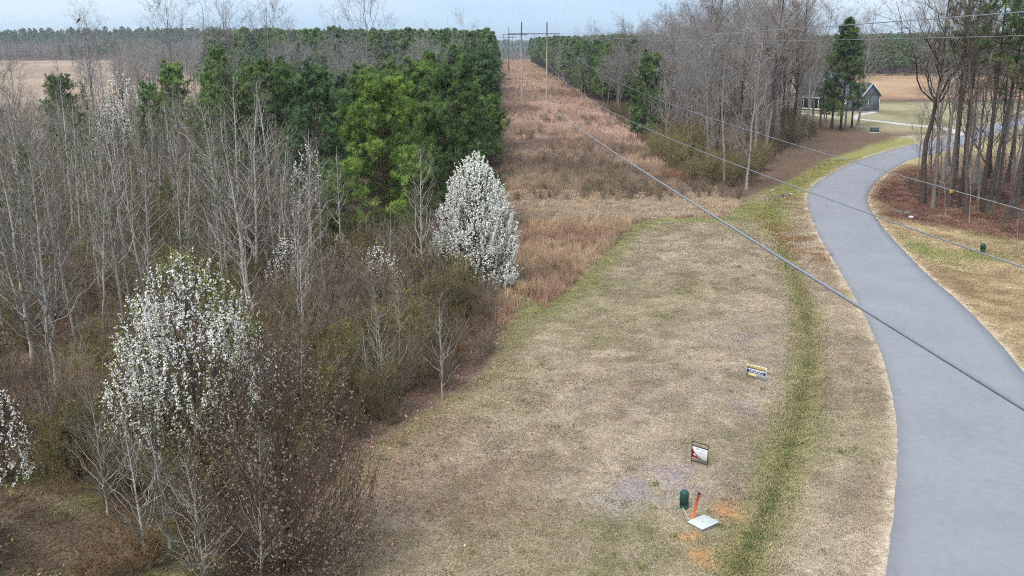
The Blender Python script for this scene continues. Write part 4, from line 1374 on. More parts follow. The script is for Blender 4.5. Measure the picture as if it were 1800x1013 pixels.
for (px, py, k, s, tint, lab, lean) in [
        (1128, 252, 3, 1.02, T_DARK, 'dark pine leaning right at the edge of the right-hand bare woods', (0.0, 0.10)),
        (1478, 230, 2, 1.32, T_DARK, 'tall dark pine in front of the house with a pointed top against the sky', None),
        (1120, 246, 3, 0.45, T_DARK, 'small dark pine at the foot of the leaning pine', None),
        (1452, 214, 3, 0.62, T_MID, 'low green pine at the house drive', None)]:
    x, y = at(px, py)
    plant(PINE[k], 'pine_tree', lab, 'pine tree', x, y, None, s, 'pines in the right-hand woods', tint=tint, lean=lean); reserve(x, y, 1.5)
X, Y = area_points(10, 130, 75, 300, 3.3, r, lambda a, b: in_poly(a, b, RIGHT_WOOD))
fr = np.array([free(a, b) for a, b in zip(X, Y)])
X, Y = X[fr], Y[fr]
o_ = np.argsort(np.hypot(X, Y)); X, Y = X[o_], Y[o_]
kp = r.uniform(size=len(X)) < np.where(Y < 130, 0.36, 0.36)
X, Y = X[kp], Y[kp]
for i in range(min(len(X), 170)):
    hx = np.interp(Y[i], [75, 110, 150, 200], [13.5, 16.5, 16.0, 14.5]) * r.uniform(0.68, 1.18)
    hx *= np.interp(X[i] - row_r(Y[i]), [0, 8, 18], [0.78, 1.0, 1.45])
    pr = HARD[r.integers(4)] if r.uniform() < 0.8 else HARDB[r.integers(2)]
    ppx, ppy = pix(X[i], Y[i])
    w_ = ('near the bend of the road' if ppx > 1330 else ('behind the corner of the mown lot' if ppx > 1200 else 'along the right edge of the corridor')) + (', front rows' if ppy > 240 else ', back rows')
    plant(pr, 'bare_tree', 'bare grey hardwood ' + w_, 'bare tree', X[i], Y[i], None, hx / 19.5, 'bare hardwoods ' + w_)
if len(X) > 170:
    tree_stuff('bare_woods', X[170:], Y[170:], hard_src, r, 0.95, 1.2, 'bare grey woods receding behind the right-hand trees')
X, Y = area_points(10, 100, 75, 170, 1.9, r, lambda a, b: in_poly(a, b, RIGHT_WOOD) & (a < 20 + 0.28 * b) & ((fbm(a, b, 8, 63) > 0.42)))
n_ = len(X)
pk = np.where(r.uniform(size=n_) < 0.7, r.integers(0, 5, n_), r.integers(5, 9, n_))
t_ = tree_stuff('undergrowth', X, Y, shrub_src, r, 0.55, 1.15, 'brown and olive undergrowth beneath the right-hand bare woods', pick=pk)
t_['category'] = 'undergrowth'
# yellow-green leafing bushes at the woods' edge
for (px, py, k, s, lab) in [
        (1188, 308, 0, 1.0, 'olive hazy bush at the corridor edge of the right-hand woods'),
        (1228, 328, 1, 1.0, 'yellow-green hazy bush behind the corner of the lot'),
        (1158, 284, 1, 1.05, 'yellow-green bush between the leaning pine and the corner bushes'),
        (1262, 330, 0, 0.8, 'olive bush at the foot of the bare corner trees'),
        (1330, 300, 0, 0.7, 'olive bush in the bare woods above the culvert'),
        (1210, 295, 0, 1.15, 'tallest olive bush of the hazy row by the corridor'),
        (1300, 322, 1, 0.8, 'yellow-green bush left of the culvert hollow')]:
    x, y = at(px, py)
    plant(HAZEBUSH[k], 'leafing_shrub', lab, 'shrub', x, y, None, s, 'leafing bushes along the right-hand woods')
# pine plantation right of the corridor and the woods behind
X, Y = area_points(5, 130, 182, 600, 4.8, r, lambda a, b: (a > row_r(b) + 1.0) & (a < row_r(b) + 26 + 0.05 * (b - 180)) & ~((b > 285) & (b < 318) & (a < row_r(b) + 12)))
o_ = np.argsort(np.hypot(X, Y)); X, Y = X[o_], Y[o_]
for i in range(60):
    tgt = np.interp(Y[i], [182, 260], [15.0, 16.5]) * r.uniform(0.93, 1.06)
    plant(PINE[[1, 2, 3][r.integers(3)]], 'pine_tree', 'dark pine in the plantation along the right side of the corridor', 'pine tree', X[i], Y[i], None, tgt / 14.6, 'pines in the plantation right of the corridor', tint=[T_DARK, T_MID, T_DARK][r.integers(3)])
tree_stuff('pine_plantation', X[60:], Y[60:], pines_src, r, 0.86, 1.0, 'dark pine plantation receding along the right of the corridor')
X, Y = area_points(5, 40, 285, 318, 4.0, r, lambda a, b: (a > row_r(b) + 1.0) & (a < row_r(b) + 12))
tree_stuff('bare_woods', X, Y, hard_src, r, 0.75, 0.95, 'small grey gap of bare trees in the right pine plantation')
x, y = 29.0, 196.0
plant(HARD[3], 'bare_tree', 'pale bare round-crowned tree rising over the right plantation against the sky', 'bare tree', 27.0, 240.0, 1.0, 1.06)
# background woods on the right
def rb(a, b):
    return (a > row_r(b) + 24) & (a < 0.80 * b + 10) & ~((a > 84) & (b < 335)) & ~((a > 50) & (b < 215)) & ~in_poly(a, b, RIGHT_WOOD)
X, Y = area_points(40, 420, 200, 460, 6.0, r, rb)
m = fbm(X, Y, 60, 17) > 0.46
tree_stuff('pine_woods', X[m], Y[m], pines_src, r, 0.6, 1.02, 'far dark pine woods behind the house and field')
tree_stuff('bare_woods', X[~m], Y[~m], hard_src, r, 0.75, 1.0, 'far grey bare woods behind the house and field')

# far left treeline and ridge
X, Y = area_points(-620, -60, 600, 720, 8.5, r, lambda a, b: (a < -40 - 0.1 * b) & view(a, b))
m = fbm(X, Y, 70, 27) > 0.60
tree_stuff('pine_woods', X[m], Y[m], pines_src, r, 0.55, 0.85, 'dark evergreen clumps at the far side of the left field')
tree_stuff('bare_woods', X[~m], Y[~m], hard_src, r, 0.75, 1.1, 'grey bare treeline beyond the left field')
X, Y = area_points(-1300, -100, 960, 1240, 15.0, r, lambda a, b: view(a, b))
tree_stuff('pine_woods', X, Y, pines_src, r, 0.7, 1.3, 'dark pine ridge on the horizon at the left', sq=(1.4, 1.8))
X, Y = area_points(-240, 60, 118, 600, 7.5, r, lambda a, b: (a < -46 - 0.25 * b) & (a > -62 - 0.30 * b) & (b > 170))
tree_stuff('bare_woods', X, Y, hard_src, r, 0.8, 1.05, 'grey bare trees between the left field and the pines')
# woods past the end of the corridor
X, Y = area_points(-260, 420, 680, 1300, 13.0, r, lambda a, b: (np.abs(a + 0.0215 * b) < 0.16 * b) & (b > 700))
m = fbm(X, Y, 120, 37) > 0.5
tree_stuff('pine_woods', X[m], Y[m], pines_src, r, 0.8, 1.05, 'hazy evergreen woods past the far end of the corridor', sq=(1.3, 1.6))
tree_stuff('bare_woods', X[~m], Y[~m], hard_src, r, 0.8, 1.1, 'hazy bare woods past the far end of the corridor', sq=(1.3, 1.6))
X, Y = area_points(-2600, 2600, 1600, 3200, 38.0, r, lambda a, b: view(a, b, 0.8))
tree_stuff('pine_woods', X, Y, pines_src, r, 1.0, 1.4, 'blue distant woods along the whole horizon', sq=(3.0, 4.0))
X, Y = area_points(300, 1100, 460, 900, 12.0, r, lambda a, b: (a < 0.82 * b + 10))
tree_stuff('pine_woods', X, Y, pines_src, r, 0.7, 0.95, 'far pine woods along the right horizon', sq=(1.2, 1.5))

# grove right of the bend
GV = 'tall trees in the grove right of the bend'
grove = [(1621, 358, 'b0', 1.12, 'thick-trunked bare tree at the road corner of the grove'), (1640, 366, 'h3', 1.12, 'bare grove tree just right of the thick corner trunk'),
         (1668, 362, 'p1', 0.95, 'dark grove trunk carrying a small yellow tag'), (1664, 382, 's', 0.62, 'crooked thin stem in front of the yellow-tagged trunk'),
         (1699, 376, 'b1', 1.05, 'grey grove trunk in the middle of the front row'), (1704, 392, 's', 0.70, 'thin straight stem at the front of the grove'),
         (1727, 374, 'p1', 0.98, 'left one of the close pair of dark trunks in the grove'), (1735, 376, 'p0', 0.92, 'right one of the close pair of dark trunks in the grove'),
         (1768, 388, 'b1', 0.95, 'dark grove trunk forked low at the right of the front row'), (1783, 384, 'p0', 1.0, 'lichen-grey grove trunk near the right edge'),
         (1795, 345, 'p1', 1.0, 'dark trunk at the right edge of the photo'), (1748, 345, 'h0', 1.05, ''), (1690, 342, 'p1', 0.92, ''), (1655, 330, 'h1', 1.08, ''), (1712, 325, 'h2', 1.1, ''),
         (1770, 322, 'p1', 0.9, ''), (1738, 312, 'b1', 0.9, ''), (1680, 312, 'h1', 1.0, ''), (1800, 310, 'p1', 0.95, ''), (1830, 360, 'p0', 1.0, ''), (1850, 335, 'b0', 0.9, ''),
         (1760, 298, 'p1', 0.92, ''), (1705, 292, 'p0', 0.85, ''), (1840, 295, 'p1', 0.9, ''), (1880, 320, 'p0', 0.95, ''), (1644, 292, 'h3', 1.22, 'wide-limbed bare tree behind the thick corner trunk, leaning over the bend')]
rg_ = np.random.default_rng(99)
for px, py in [(1610, 322), (1633, 340), (1650, 350), (1676, 352), (1688, 366), (1716, 358), (1752, 365), (1778, 362), (1806, 372), (1815, 350), (1726, 338), (1762, 338), (1698, 318), (1744, 300), (1784, 300), (1670, 296)]:
    grove.append((px + rg_.uniform(-5, 5), py + rg_.uniform(-4, 4), ['s', 's', 'h2', 'b1', 'h0'][rg_.integers(5)], rg_.uniform(0.55, 0.95), ''))
SM = proto_sapling(170, 12, .07, 26, 4, 1.0, bark_grey, twig_grey, .3)
for (px, py, k, s, lab) in grove:
    x, y = at(px, py)
    lab = lab or 'tall trunk standing further back inside the grove right of the bend'
    pr = {'p': PINE_TALL, 'b': HARDB, 'h': HARD, 's': [SM]}[k[0]][int(k[1]) if len(k) > 1 else 0]
    nm, ct = ('pine_tree', 'pine tree') if k[0] == 'p' else ('bare_tree', 'bare tree')
    plant(pr, nm, lab, ct, x, y, None, s, GV, tint=(0.66, 0.72, 0.60), lean=(r.normal() * 0.02, r.normal() * 0.02))
x, y = at(1786, 452)
plant(SM, 'bare_sapling', 'thin bare sapling on the right verge near the green pedestal', 'bare tree', x, y, 0.3, 0.40)
r2 = np.random.default_rng(77)
X, Y = area_points(35, 90, 55, 110, 3.0, r2, lambda a, b: in_poly(a, b, RWOOD) & (a > 44))
for a, b in zip(X[:70], Y[:70]):
    if r2.uniform() < 0.8:
        plant(SHRUB[r2.integers(5)], 'thicket_shrub', 'low bare twiggy shrub under the grove right of the bend', 'shrub', a, b, None, r2.uniform(0.4, 0.75), 'low shrubs under the grove')
        
# ------------------------------------------------------------------ grasses, leaves, weeds
inst = inst_mat('grass_blades', 0.25, 0.5, 6.0)
inst_leaf = inst_mat('fallen_leaves', 0.15, 0.3, 5.0)

def blades(seed, n, R, h0, h1_, w, droop, base=0.0):
    r = np.random.default_rng(seed)
    az, rr = r.uniform(0, 6.283, n), R * np.sqrt(r.uniform(size=n))
    b = np.stack([np.cos(az) * rr, np.sin(az) * rr, np.full(n, base)], 1)
    h = r.uniform(h0, h1_, n)
    da = r.uniform(0, 6.283, n)
    d = np.stack([np.cos(da), np.sin(da), np.zeros(n)], 1)
    dr = (droop * r.uniform(0.2, 1.3, n))[:, None]
    mid = b + UP * (h * 0.55)[:, None] + d * (h[:, None] * dr * 0.35)
    tip = b + UP * (h * (1 - 0.35 * np.minimum(1, dr[:, 0])))[:, None] + d * (h[:, None] * dr)
    q = np.cross(d, UP) * w * 0.5
    V = np.stack([b - q, b + q, mid + q * 0.8, mid - q * 0.8, tip], 1).reshape(-1, 3)
    i = np.arange(n)[:, None] * 5
    return V, [i + np.array([[0, 1, 2, 3]]), i + np.array([[3, 2, 4]])]

sedge = [src('broom_sedge', mk_mesh('broom_sedge', *blades(600 + i, n, R, a, b, w, dr), inst)) for i, (n, R, a, b, w, dr) in enumerate(
    [(70, .34, .5, 1.05, .022, .35), (60, .42, .4, .9, .024, .6), (50, .3, .6, 1.25, .02, .25), (60, .5, .2, .55, .028, 1.2)])]
turf = [src('turf_tuft', mk_mesh('turf_tuft', *blades(620 + i, 110, .42, .03, .095, .018, 1.5), inst)) for i in range(3)]

def leaf_patch(seed, n, R, s):
    r = np.random.default_rng(seed)
    az, rr = r.uniform(0, 6.283, n), R * np.sqrt(r.uniform(size=n))
    c = np.stack([np.cos(az) * rr, np.sin(az) * rr, r.uniform(0.01, 0.05, n)], 1)
    return cards(c, s, r, 1, 0.7, 1.6)
leafp = [src('leaf_patch', mk_mesh('leaf_patch', *leaf_patch(640 + i, 36, .6, .10), inst_leaf)) for i in range(3)]
weed = [src('weed_rosette', mk_mesh('weed_rosette', *cards(np.random.default_rng(650 + i).normal(size=(50, 3)) * np.array([.16, .16, .05]) + UP * .09, .09, np.random.default_rng(660 + i), 1, .6, 1.0), inst_leaf)) for i in range(2)]

def grass(name, X, Y, sources, r, smin, smax, tint, label, cat, pick=None, lift=0.0, zs=(0.8, 1.2)):
    n = len(X)
    s = r.uniform(smin, smax, n)
    s3 = np.stack([s, s, s * r.uniform(*zs, n)], 1)
    rot = np.stack([np.zeros(n), np.zeros(n), r.uniform(0, 6.283, n)], 1)
    return scatter(name, np.stack([X, Y, hgt(X, Y) + lift], 1), rot, s3, sources, r.integers(0, len(sources), n) if pick is None else pick, label, cat, tint)

r = np.random.default_rng(45)
def in_row(a, b):
    wob = (fbm(a, b, 2.6, 21) - 0.5) * 2.2
    lawn = in_poly(a, b, LAWN)
    lawn = in_poly(a + wob * .6, b + wob * .6, LAWN)
    return (a > wood_x(b) - 0.8 + 1.6 * wob) & (a < row_r(b) + 1.5 + 2.2 * wob) & ~lawn & (line_dist(a, b, ROW_TRACK) > 0.9)
parts = [area_points(-6, 30, 38, 82, 0.46, r, in_row), area_points(-8, 32, 82, 140, 0.72, r, in_row), area_points(-10, 32, 140, 240, 1.15, r, in_row), area_points(-16, 30, 240, 620, 2.6, r, in_row)]
X, Y = np.concatenate([p[0] for p in parts]), np.concatenate([p[1] for p in parts])
n3, n8 = fbm(X, Y, 3.0, 55), fbm(X, Y, 11, 56)
tan = mixc(C(206, 180, 150, 1.45), C(184, 152, 130, 1.45), sstep(0.35, 0.65, n3))
straw = mixc(C(200, 182, 160, 1.4), C(178, 160, 142, 1.4), n3)
brush = mixc(C(168, 148, 128, 1.45), C(142, 124, 108, 1.45), sstep(0.35, 0.65, n3))
red = mixc(C(188, 162, 148, 1.4), C(164, 138, 126, 1.4), sstep(0.35, 0.65, n8))
c = mixc(tan, straw, sstep(60, 65, Y + 8 * (n8 - .5)))
c = mixc(c, brush, sstep(70, 76, Y + 6 * (n3 - .5)))
c = mixc(c, red, sstep(92, 112, Y + 30 * (n8 - .5)))
c = mixc(c, C(196, 172, 146, 1.4), sstep(0.6, 0.75, n8) * 0.6)
c = mixc(c, C(120, 100, 88, 1.3), sstep(0.54, 0.68, fbm(X, Y, 14, 59)) * 0.6 * sstep(76, 90, Y))
c = mixc(c, C(188, 162, 142, 1.25), sstep(240, 420, Y) * 0.7)
c = mixc(c, C(140, 132, 88), (sstep(0.66, 0.74, fbm(X, Y, 4, 57)) * 0.5))
c = c * r.uniform(0.8, 1.2, (len(X), 1)) * np.interp(Y, [60, 66, 80, 110, 300], [0.84, 0.95, 1.0, 1.25, 1.3])[:, None]
s = np.interp(Y, [38, 60, 66, 74, 82, 140, 240, 620], [0.95, 0.95, 0.55, 0.6, 1.0, 1.15, 1.3, 2.0]) * (0.55 + 0.9 * n8)
edge = np.clip((X - wood_x(Y)), 0, 1)
n = len(X)
pk = np.where(sstep(60, 66, Y) * (1 - sstep(72, 80, Y)) > 0.5, 3, r.integers(0, 4, n))
rot = np.stack([r.normal(size=n) * 0.05, r.normal(size=n) * 0.05, r.uniform(0, 6.283, n)], 1)
scatter('broom_sedge_grass', np.stack([X, Y, hgt(X, Y)], 1), rot, s * r.uniform(0.75, 1.25, n), sedge, pk, 'tall dry russet and tan grass filling the power-line corridor', 'dry grass', c)
# brush in the corridor
X, Y = area_points(-4, 28, 72, 150, 2.0, r, lambda a, b: in_row(a, b) & (fbm(a, b, 9, 58) + 0.2 * sstep(100, 76, b) > 0.54))
n = len(X)
t_ = tree_stuff('corridor_brush', X, Y, shrub_src[:5], r, 0.35, 0.68, 'knee to head high grey-brown brush in the near end of the corridor')
t_['category'] = 'brush'
for (px, py, s, lab) in [(1212, 325, 1.7, 'bright tan clump of tall grass at the edge of the right-hand woods'), (1180, 320, 1.6, 'pinkish tan clump of tall grass left of the bright tan one')]:
    x, y = at(px, py)
    me = mk_mesh('grass_blades', *blades(700 + px, 260, 0.8, 0.7, 1.3, .025, .3), leafy('tan_grass_%d' % px, C(206, 160, 106) if px > 1200 else C(186, 146, 122), C(176, 130, 90), 2, 0.3))
    t = thing('grass_clump', lab, 'grass', (x, y, h1(x, y)), 0.0, (1.5, 1.0, s))
    link('blades', me, t)
# turf on the mown lot and the right verge
def in_mown(a, b):
    lw = in_poly(a, b, LAWN)
    dr_ = in_poly(a, b, ROAD_POLY)
    rt = (a > np.interp(b, road_C[::-1, 1], road_C[::-1, 0])) & (a < 60)
    return (lw | rt) & ~dr_ & (b < 100) & view(a, b, 0.85) & (np.minimum(line_dist(a, b, road_L[::3]), line_dist(a, b, road_R[::3])) > 0.35)
p1 = area_points(-12, 40, 15.5, 48, 0.34, r, in_mown)
p2 = area_points(-2, 55, 48, 100, 0.60, r, in_mown)
X, Y = np.r_[p1[0], p2[0]], np.r_[p1[1], p2[1]]
c = ground_tint(X, Y) * r.uniform(0.92, 1.20, (len(X), 1))
s = np.where(Y < 48, 1.0, 1.6) * r.uniform(0.7, 1.15, len(X)) * np.where(line_dist(X, Y, DITCH) < 1.6, 1.35, 1.0)
n = len(X)
rot = np.stack([np.zeros(n), np.zeros(n), r.uniform(0, 6.283, n)], 1)
scatter('mown_turf', np.stack([X, Y, hgt(X, Y)], 1), rot, s, turf, r.integers(0, 3, n), 'short dry winter turf with green flecks on the mown lot', 'lawn', c)
X, Y = area_points(-20, -4, 15.5, 24, 0.36, r, lambda a, b: (line_dist(a, b, TRACK) < 2.9) & (r.uniform(size=a.shape) < 0.75))
grass('track_turf', X, Y, turf, r, 0.8, 1.4, ground_tint(X, Y) * r.uniform(0.8, 1.25, (len(X), 1)), 'thin olive grass along the dirt track in the bottom left corner', 'grass')
# leaf litter
def in_litter(a, b):
    left = (a < wood_x(b) + 0.8) & (b < 62) & view(a, b) & (line_dist(a, b, TRACK) > 1.5)
    foot = in_poly(a, b, LAWN) & (b < 32) & (r.uniform(size=a.shape) < np.clip(0.9 - 0.11 * (a - wood_x(b)), 0, 0.8))
    right = in_poly(a, b, RWOOD) | (in_poly(a, b, RIGHT_WOOD) & (b < 130) & (r.uniform(size=a.shape) < 0.5))
    lr = (blob(a, b, 1400, 420, 1.4, 10) + blob(a, b, 1428, 372, 1.2, 6)) > 0.45
    return (left | foot | right | lr) & ~in_poly(a, b, ROAD_POLY)
p1 = area_points(-40, 10, 16, 62, 0.75, r, in_litter)
p2 = area_points(10, 75, 40, 130, 1.0, r, in_litter)
X, Y = np.r_[p1[0], p2[0]], np.r_[p1[1], p2[1]]
n = len(X)
u = r.uniform(size=(n,))
c = np.where((u < 0.4)[:, None], C(140, 110, 98, 1.2), np.where((u < 0.75)[:, None], C(170, 138, 122, 1.2), C(196, 168, 150, 1.2)))
c = np.where((X > 20)[:, None], mixc(c, C(156, 118, 102, 1.15), np.full(n, 0.6)), c)
grass('leaf_litter', X, Y, leafp, r, 0.8, 1.25, c * r.uniform(0.8, 1.2, (n, 1)), 'fallen brown and russet leaves under the trees', 'leaf litter')
# weeds in the swale
t = r.uniform(0, 1, 520) * (len(DITCH) - 14)
i = t.astype(int); f = (t - i)[:, None]
P_ = DITCH[i] * (1 - f) + DITCH[i + 1] * f + r.normal(size=(520, 2)) * 0.16
kk = fbm(P_[:, 0], P_[:, 1], 1.2, 66) > 0.50
P_ = P_[kk]
grass('swale_weeds', P_[:, 0], P_[:, 1], weed, r, 0.3, 0.75, mixc(C(140, 150, 100, 1.2), C(108, 118, 78, 1.2), r.uniform(size=len(P_))), 'low green weeds along the bottom of the swale', 'weeds')
# green weeds dotted over the lot
X, Y = area_points(-6, 20, 17, 50, 1.3, r, lambda a, b: in_mown(a, b) & (fbm(a, b, 4, 68) > 0.55))
grass('lot_weeds', X, Y, weed, r, 0.35, 0.8, mixc(C(120, 136, 70), C(142, 140, 84), r.uniform(size=len(X))), 'small green weeds dotted over the mown lot', 'weeds')

# ------------------------------------------------------------------ power line
wood_pole = paint('weathered_grey_pole_wood', C(196, 186, 174), 0.9, var=0.2, scale=1.5, stretch=(4, 4, .4))
dark_pole = paint('dark_creosoted_pole_wood', C(96, 88, 84), 0.9, var=0.2, scale=1.5, stretch=(4, 4, .4))
insul = paint('grey_insulator_glaze', C(120, 124, 130), 0.35, var=0.1)
alu = paint('dull_aluminium_wire', C(176, 178, 184), 0.5, 0.6, var=0.1)
_q0, _q1 = np.array(PW(9.985 - 0.0215 * 100, 100.0)), np.array(PW(9.985 - 0.0215 * 300, 300.0))
RD = nrm((_q1 - _q0)[None])[0]               # corridor direction
RN = np.array([RD[1], -RD[0]])                        # to the right of it
rc_, rs_ = math.cos(REAL_P), math.sin(REAL_P)
def zat(py, Y):
    """height seen at pixel row py over the world depth Y"""
    v = (py - 506.5) / REAL_F
    return CAM_H + Y / (rc_ - v * rs_) * (-rs_ - v * rc_)

def h_frame(cx, cy, H, arm_z, sep, mats, label, scale=1.0):
    t = thing('power_pole_frame', label, 'power pole', (cx, cy, -0.1), math.atan2(RN[1], RN[0]), scale, 'H-frame poles along the corridor', raw=True)
    for s_, m in zip((-1, 1), mats):
        MB().tube([[s_ * sep / 2, 0, -0.5], [s_ * sep / 2, 0, 0.3], [s_ * sep / 2, 0, H * .5], [s_ * sep / 2, 0, H]], [.24, .23, .19, .15], 10).build('pole', m, t, True)
    for yy in (-.22, .22):
        MB().box((0, yy, arm_z), (sep * 2.05, .10, .22), bev=.02).build('crossarm', dark_pole, t)
    for k in (-1, 0, 1):
        mb = MB()
        for j in range(10):
            z = arm_z - .25 - j * .17
            mb.lathe([(.03, z), (.14, z - .03), (.15, z - .06), (.04, z - .09)], (k * sep * .97, 0, 0), 8)
        mb.tube([[k * sep * .97, 0, arm_z], [k * sep * .97, 0, arm_z - 2.1]], .025, 5)
        mb.build('insulator', insul, t)
    MB().box((-sep / 2, .27, 1.5), (.32, .03, .4)).build('number_plate', paint('pole_plate', C(180, 180, 176), .6), t)
    return t
F1 = np.array(PW(5.9, 190.0))
F1Y = F1[1]
h_frame(F1[0], F1[1], 20.6, 17.7, 6.5, (wood_pole, wood_pole), 'nearest H-frame of two pale grey poles standing in the corridor')
F2 = np.array(PW(5.9 - 0.0215 * 190 - .3, 380.0))
h_frame(F2[0], F2[1], 22.5, 18.9, 6.2, (dark_pole, wood_pole), 'second H-frame, one pole dark, further down the corridor')
F3 = np.array(PW(5.9 - 0.0215 * 370 - 1.0, 560.0))
h_frame(F3[0], F3[1], 21.0, 18.0, 6.2, (dark_pole, dark_pole), 'thin dark third H-frame near the far crest')

def wire(name, label, pts, rad, off):
    """parabola through (Y, z) samples in the vertical plane of the line at lateral offset off"""
    Ys, Zs = np.array([p[0] for p in pts]), np.array([p[1] for p in pts])
    co = np.polyfit(Ys, Zs, 2)
    yy = np.concatenate([np.linspace(-45, 30, 60), np.linspace(31, F1Y, 60)])
    base = F1[None] + RD[None] * (yy - F1Y)[:, None] + RN[None] * off
    P = np.stack([base[:, 0], base[:, 1], np.polyval(co, yy)], 1)
    o = MB().tube(P, rad, 6, True).build(name, alu, None, True)
    tag(o, label, 'power line', 'wires of the power line')
    # next span to the second frame
    return o
def wire_pts(off, pix, z_end):
    """sample heights: intersect the pixel rays with the wire's vertical plane"""
    out = [(F1Y, z_end)]
    for px, py in pix:
        u, v = (px - 900) / REAL_F, (py - 506.5) / REAL_F
        d = np.array([u, rc_ - v * rs_, -rs_ - v * rc_])
        # (t*d.xy - F1 - RN*off) . RN = 0
        tt = ((F1 + RN * off) @ RN) / (d[:2] @ RN)
        out.append((tt * d[1], CAM_H + tt * d[2]))
    return out
W = [(-6.3, [(960, 180), (1200, 350), (1500, 530), (1800, 710)], 'lowest near conductor, crossing the lot and road to the right edge'),
     (0.0, [(1050, 180), (1196, 262), (1420, 332), (1800, 463)], 'middle conductor sagging over the bend of the road'),
     (6.3, [(1120, 160), (1350, 240), (1600, 314), (1800, 370)], 'upper conductor sagging in front of the grove')]
for off, pix, lab in W:
    wp = wire_pts(off, pix, 15.6)
    wire('power_line', lab, wp, 0.017, off)
for off, pix, lab in [(-3.2, [(1130, 67), (1350, 55), (1800, 20)], 'thin overhead shield wire crossing the sky at upper right, upper of two'),
                      (3.2, [(1130, 70), (1350, 74), (1800, 61)], 'thin overhead shield wire along the treetops at upper right, lower of two')]:
    wire('shield_wire', lab, wire_pts(off, pix, 20.5), 0.008, off)
for k, off in enumerate((-6.3, 0.0, 6.3)):
    yy = np.linspace(F1Y, F2[1], 40)
    base = F1[None] + RD[None] * (yy - F1Y)[:, None] + RN[None] * off
    q = (yy - F1Y) / (F2[1] - F1Y)
    P = np.stack([base[:, 0], base[:, 1], 15.6 + 1.0 * q - 20 * q * (1 - q)], 1)
    o = MB().tube(P, 0.016, 5).build('power_line', alu, None, True)
    tag(o, ['left', 'middle', 'right'][k] + ' conductor of the far span between the first and second H-frames', 'power line', 'wires of the power line')

# ------------------------------------------------------------------ house
siding = paint('blue_grey_siding', C(118, 124, 134), 0.8, var=0.08, scale=1.0, stretch=(.2, .2, 9))
shingle = paint('grey_roof_shingles', C(104, 108, 116), 0.9, var=0.18, scale=3)
trim = paint('white_trim_paint', C(236, 236, 234), 0.6, var=0.03)
glass = paint('dark_window_glass', C(60, 68, 78), 0.1, var=0.05, spec=0.6)
brick_red = paint('red_brown_door_paint', C(110, 60, 54), 0.6)
porch_dark = paint('porch_boards', C(150, 146, 140), 0.8)
hz = math.radians(-55)
ho = np.array(GW(1511, 198)) - np.array([10 * math.cos(hz) + 3.5 * math.sin(hz), 10 * math.sin(hz) - 3.5 * math.cos(hz)])
house = thing('house', 'grey-blue house with white trim, porch and side wing behind the bare trees', 'house', (ho[0], ho[1], 0.0), hz, raw=True)
def gable_prism(x0, x1, y0, y1, ze, zr, along='x'):
    if along == 'x':
        ym = (y0 + y1) / 2
        V = [[x0, y0, ze], [x1, y0, ze], [x1, y1, ze], [x0, y1, ze], [x0, ym, zr], [x1, ym, zr]]
        F4, F3 = [[0, 1, 5, 4], [2, 3, 4, 5], [0, 3, 2, 1]], [[0, 4, 3], [1, 2, 5]]
    else:
        xm = (x0 + x1) / 2
        V = [[x0, y0, ze], [x1, y0, ze], [x1, y1, ze], [x0, y1, ze], [xm, y0, zr], [xm, y1, zr]]
        F4, F3 = [[1, 2, 5, 4], [3, 0, 4, 5], [0, 3, 2, 1]], [[0, 1, 4], [2, 3, 5]]
    return V, F4, F3
def prism(mb, *a):
    V, F4, F3 = gable_prism(*a)
    n0 = mb.n
    mb.add(V, F4)
    mb.F.setdefault(3, []).append(np.array(F3) + n0)
    return mb
def roof_slabs(mb, x0, x1, y0, y1, ze, zr, th=.16, along='x', ov=.35):
    """two sloping slabs with eaves"""
    if along == 'x':
        ym, half = (y0 + y1) / 2, (y1 - y0) / 2
        for s_ in (-1, 1):
            L = math.hypot(half + ov, (zr - ze) * (half + ov) / half)
            a = math.atan2(zr - ze, half) * -s_
            cyy = ym + s_ * (half + ov) / 2
            cz = zr - (zr - ze) * ((half + ov) / 2) / half + th / 2 + .02
            mb.box(((x0 + x1) / 2, cyy, cz), (x1 - x0 + 2 * ov, L, th), rx=a)
    else:
        xm, half = (x0 + x1) / 2, (x1 - x0) / 2
        for s_ in (-1, 1):
            L = math.hypot(half + ov, (zr - ze) * (half + ov) / half)
            a = math.atan2(zr - ze, half) * s_
            cxx = xm + s_ * (half + ov) / 2
            cz = zr - (zr - ze) * ((half + ov) / 2) / half + th / 2 + .02
            mb.box((cxx, (y0 + y1) / 2, cz), (L, y1 - y0 + 2 * ov, th), ry=a)
    return mb
w_ = MB().box((-2.5, 0, 2.5), (11, 8, 5.0)); prism(w_, -8, 3, -4, 4, 5.0, 8.4); w_.build('wall', siding, house)
w_ = MB().box((6.6, 0, 1.8), (7, 7, 3.6)); prism(w_, 3.1, 10.1, -3.5, 3.5, 3.6, 6.4); w_.build('wall', siding, house)
roof_slabs(MB(), -8, 3, -4, 4, 5.0, 8.4).build('roof', shingle, house)
roof_slabs(MB(), 3.5, 10.1, -3.5, 3.5, 3.6, 6.4).build('roof', shingle, house)
g_ = MB(); prism(g_, -1.6, 2.6, -4.6, -1.2, 5.0, 7.9, 'y'); g_.build('front_gable', trim, house)
roof_slabs(MB(), -1.6, 2.6, -4.5, -.6, 5.0, 7.9, .14, 'y', .3).build('gable_roof', shingle, house)
MB().box((-2.6, -5.2, 3.35), (11.4, 2.9, .14), rx=math.radians(13)).build('porch_roof', shingle, house)
MB().box((-2.6, -6.58, 2.92), (11.6, .12, .28)).build('porch_fascia', trim, house)
MB().box((-2.6, -5.2, .28), (11.2, 2.6, .3)).build('porch_floor', porch_dark, house)
MB().box((-2.6, -6.54, .3), (11.4, .1, .34)).build('porch_edge', trim, house)
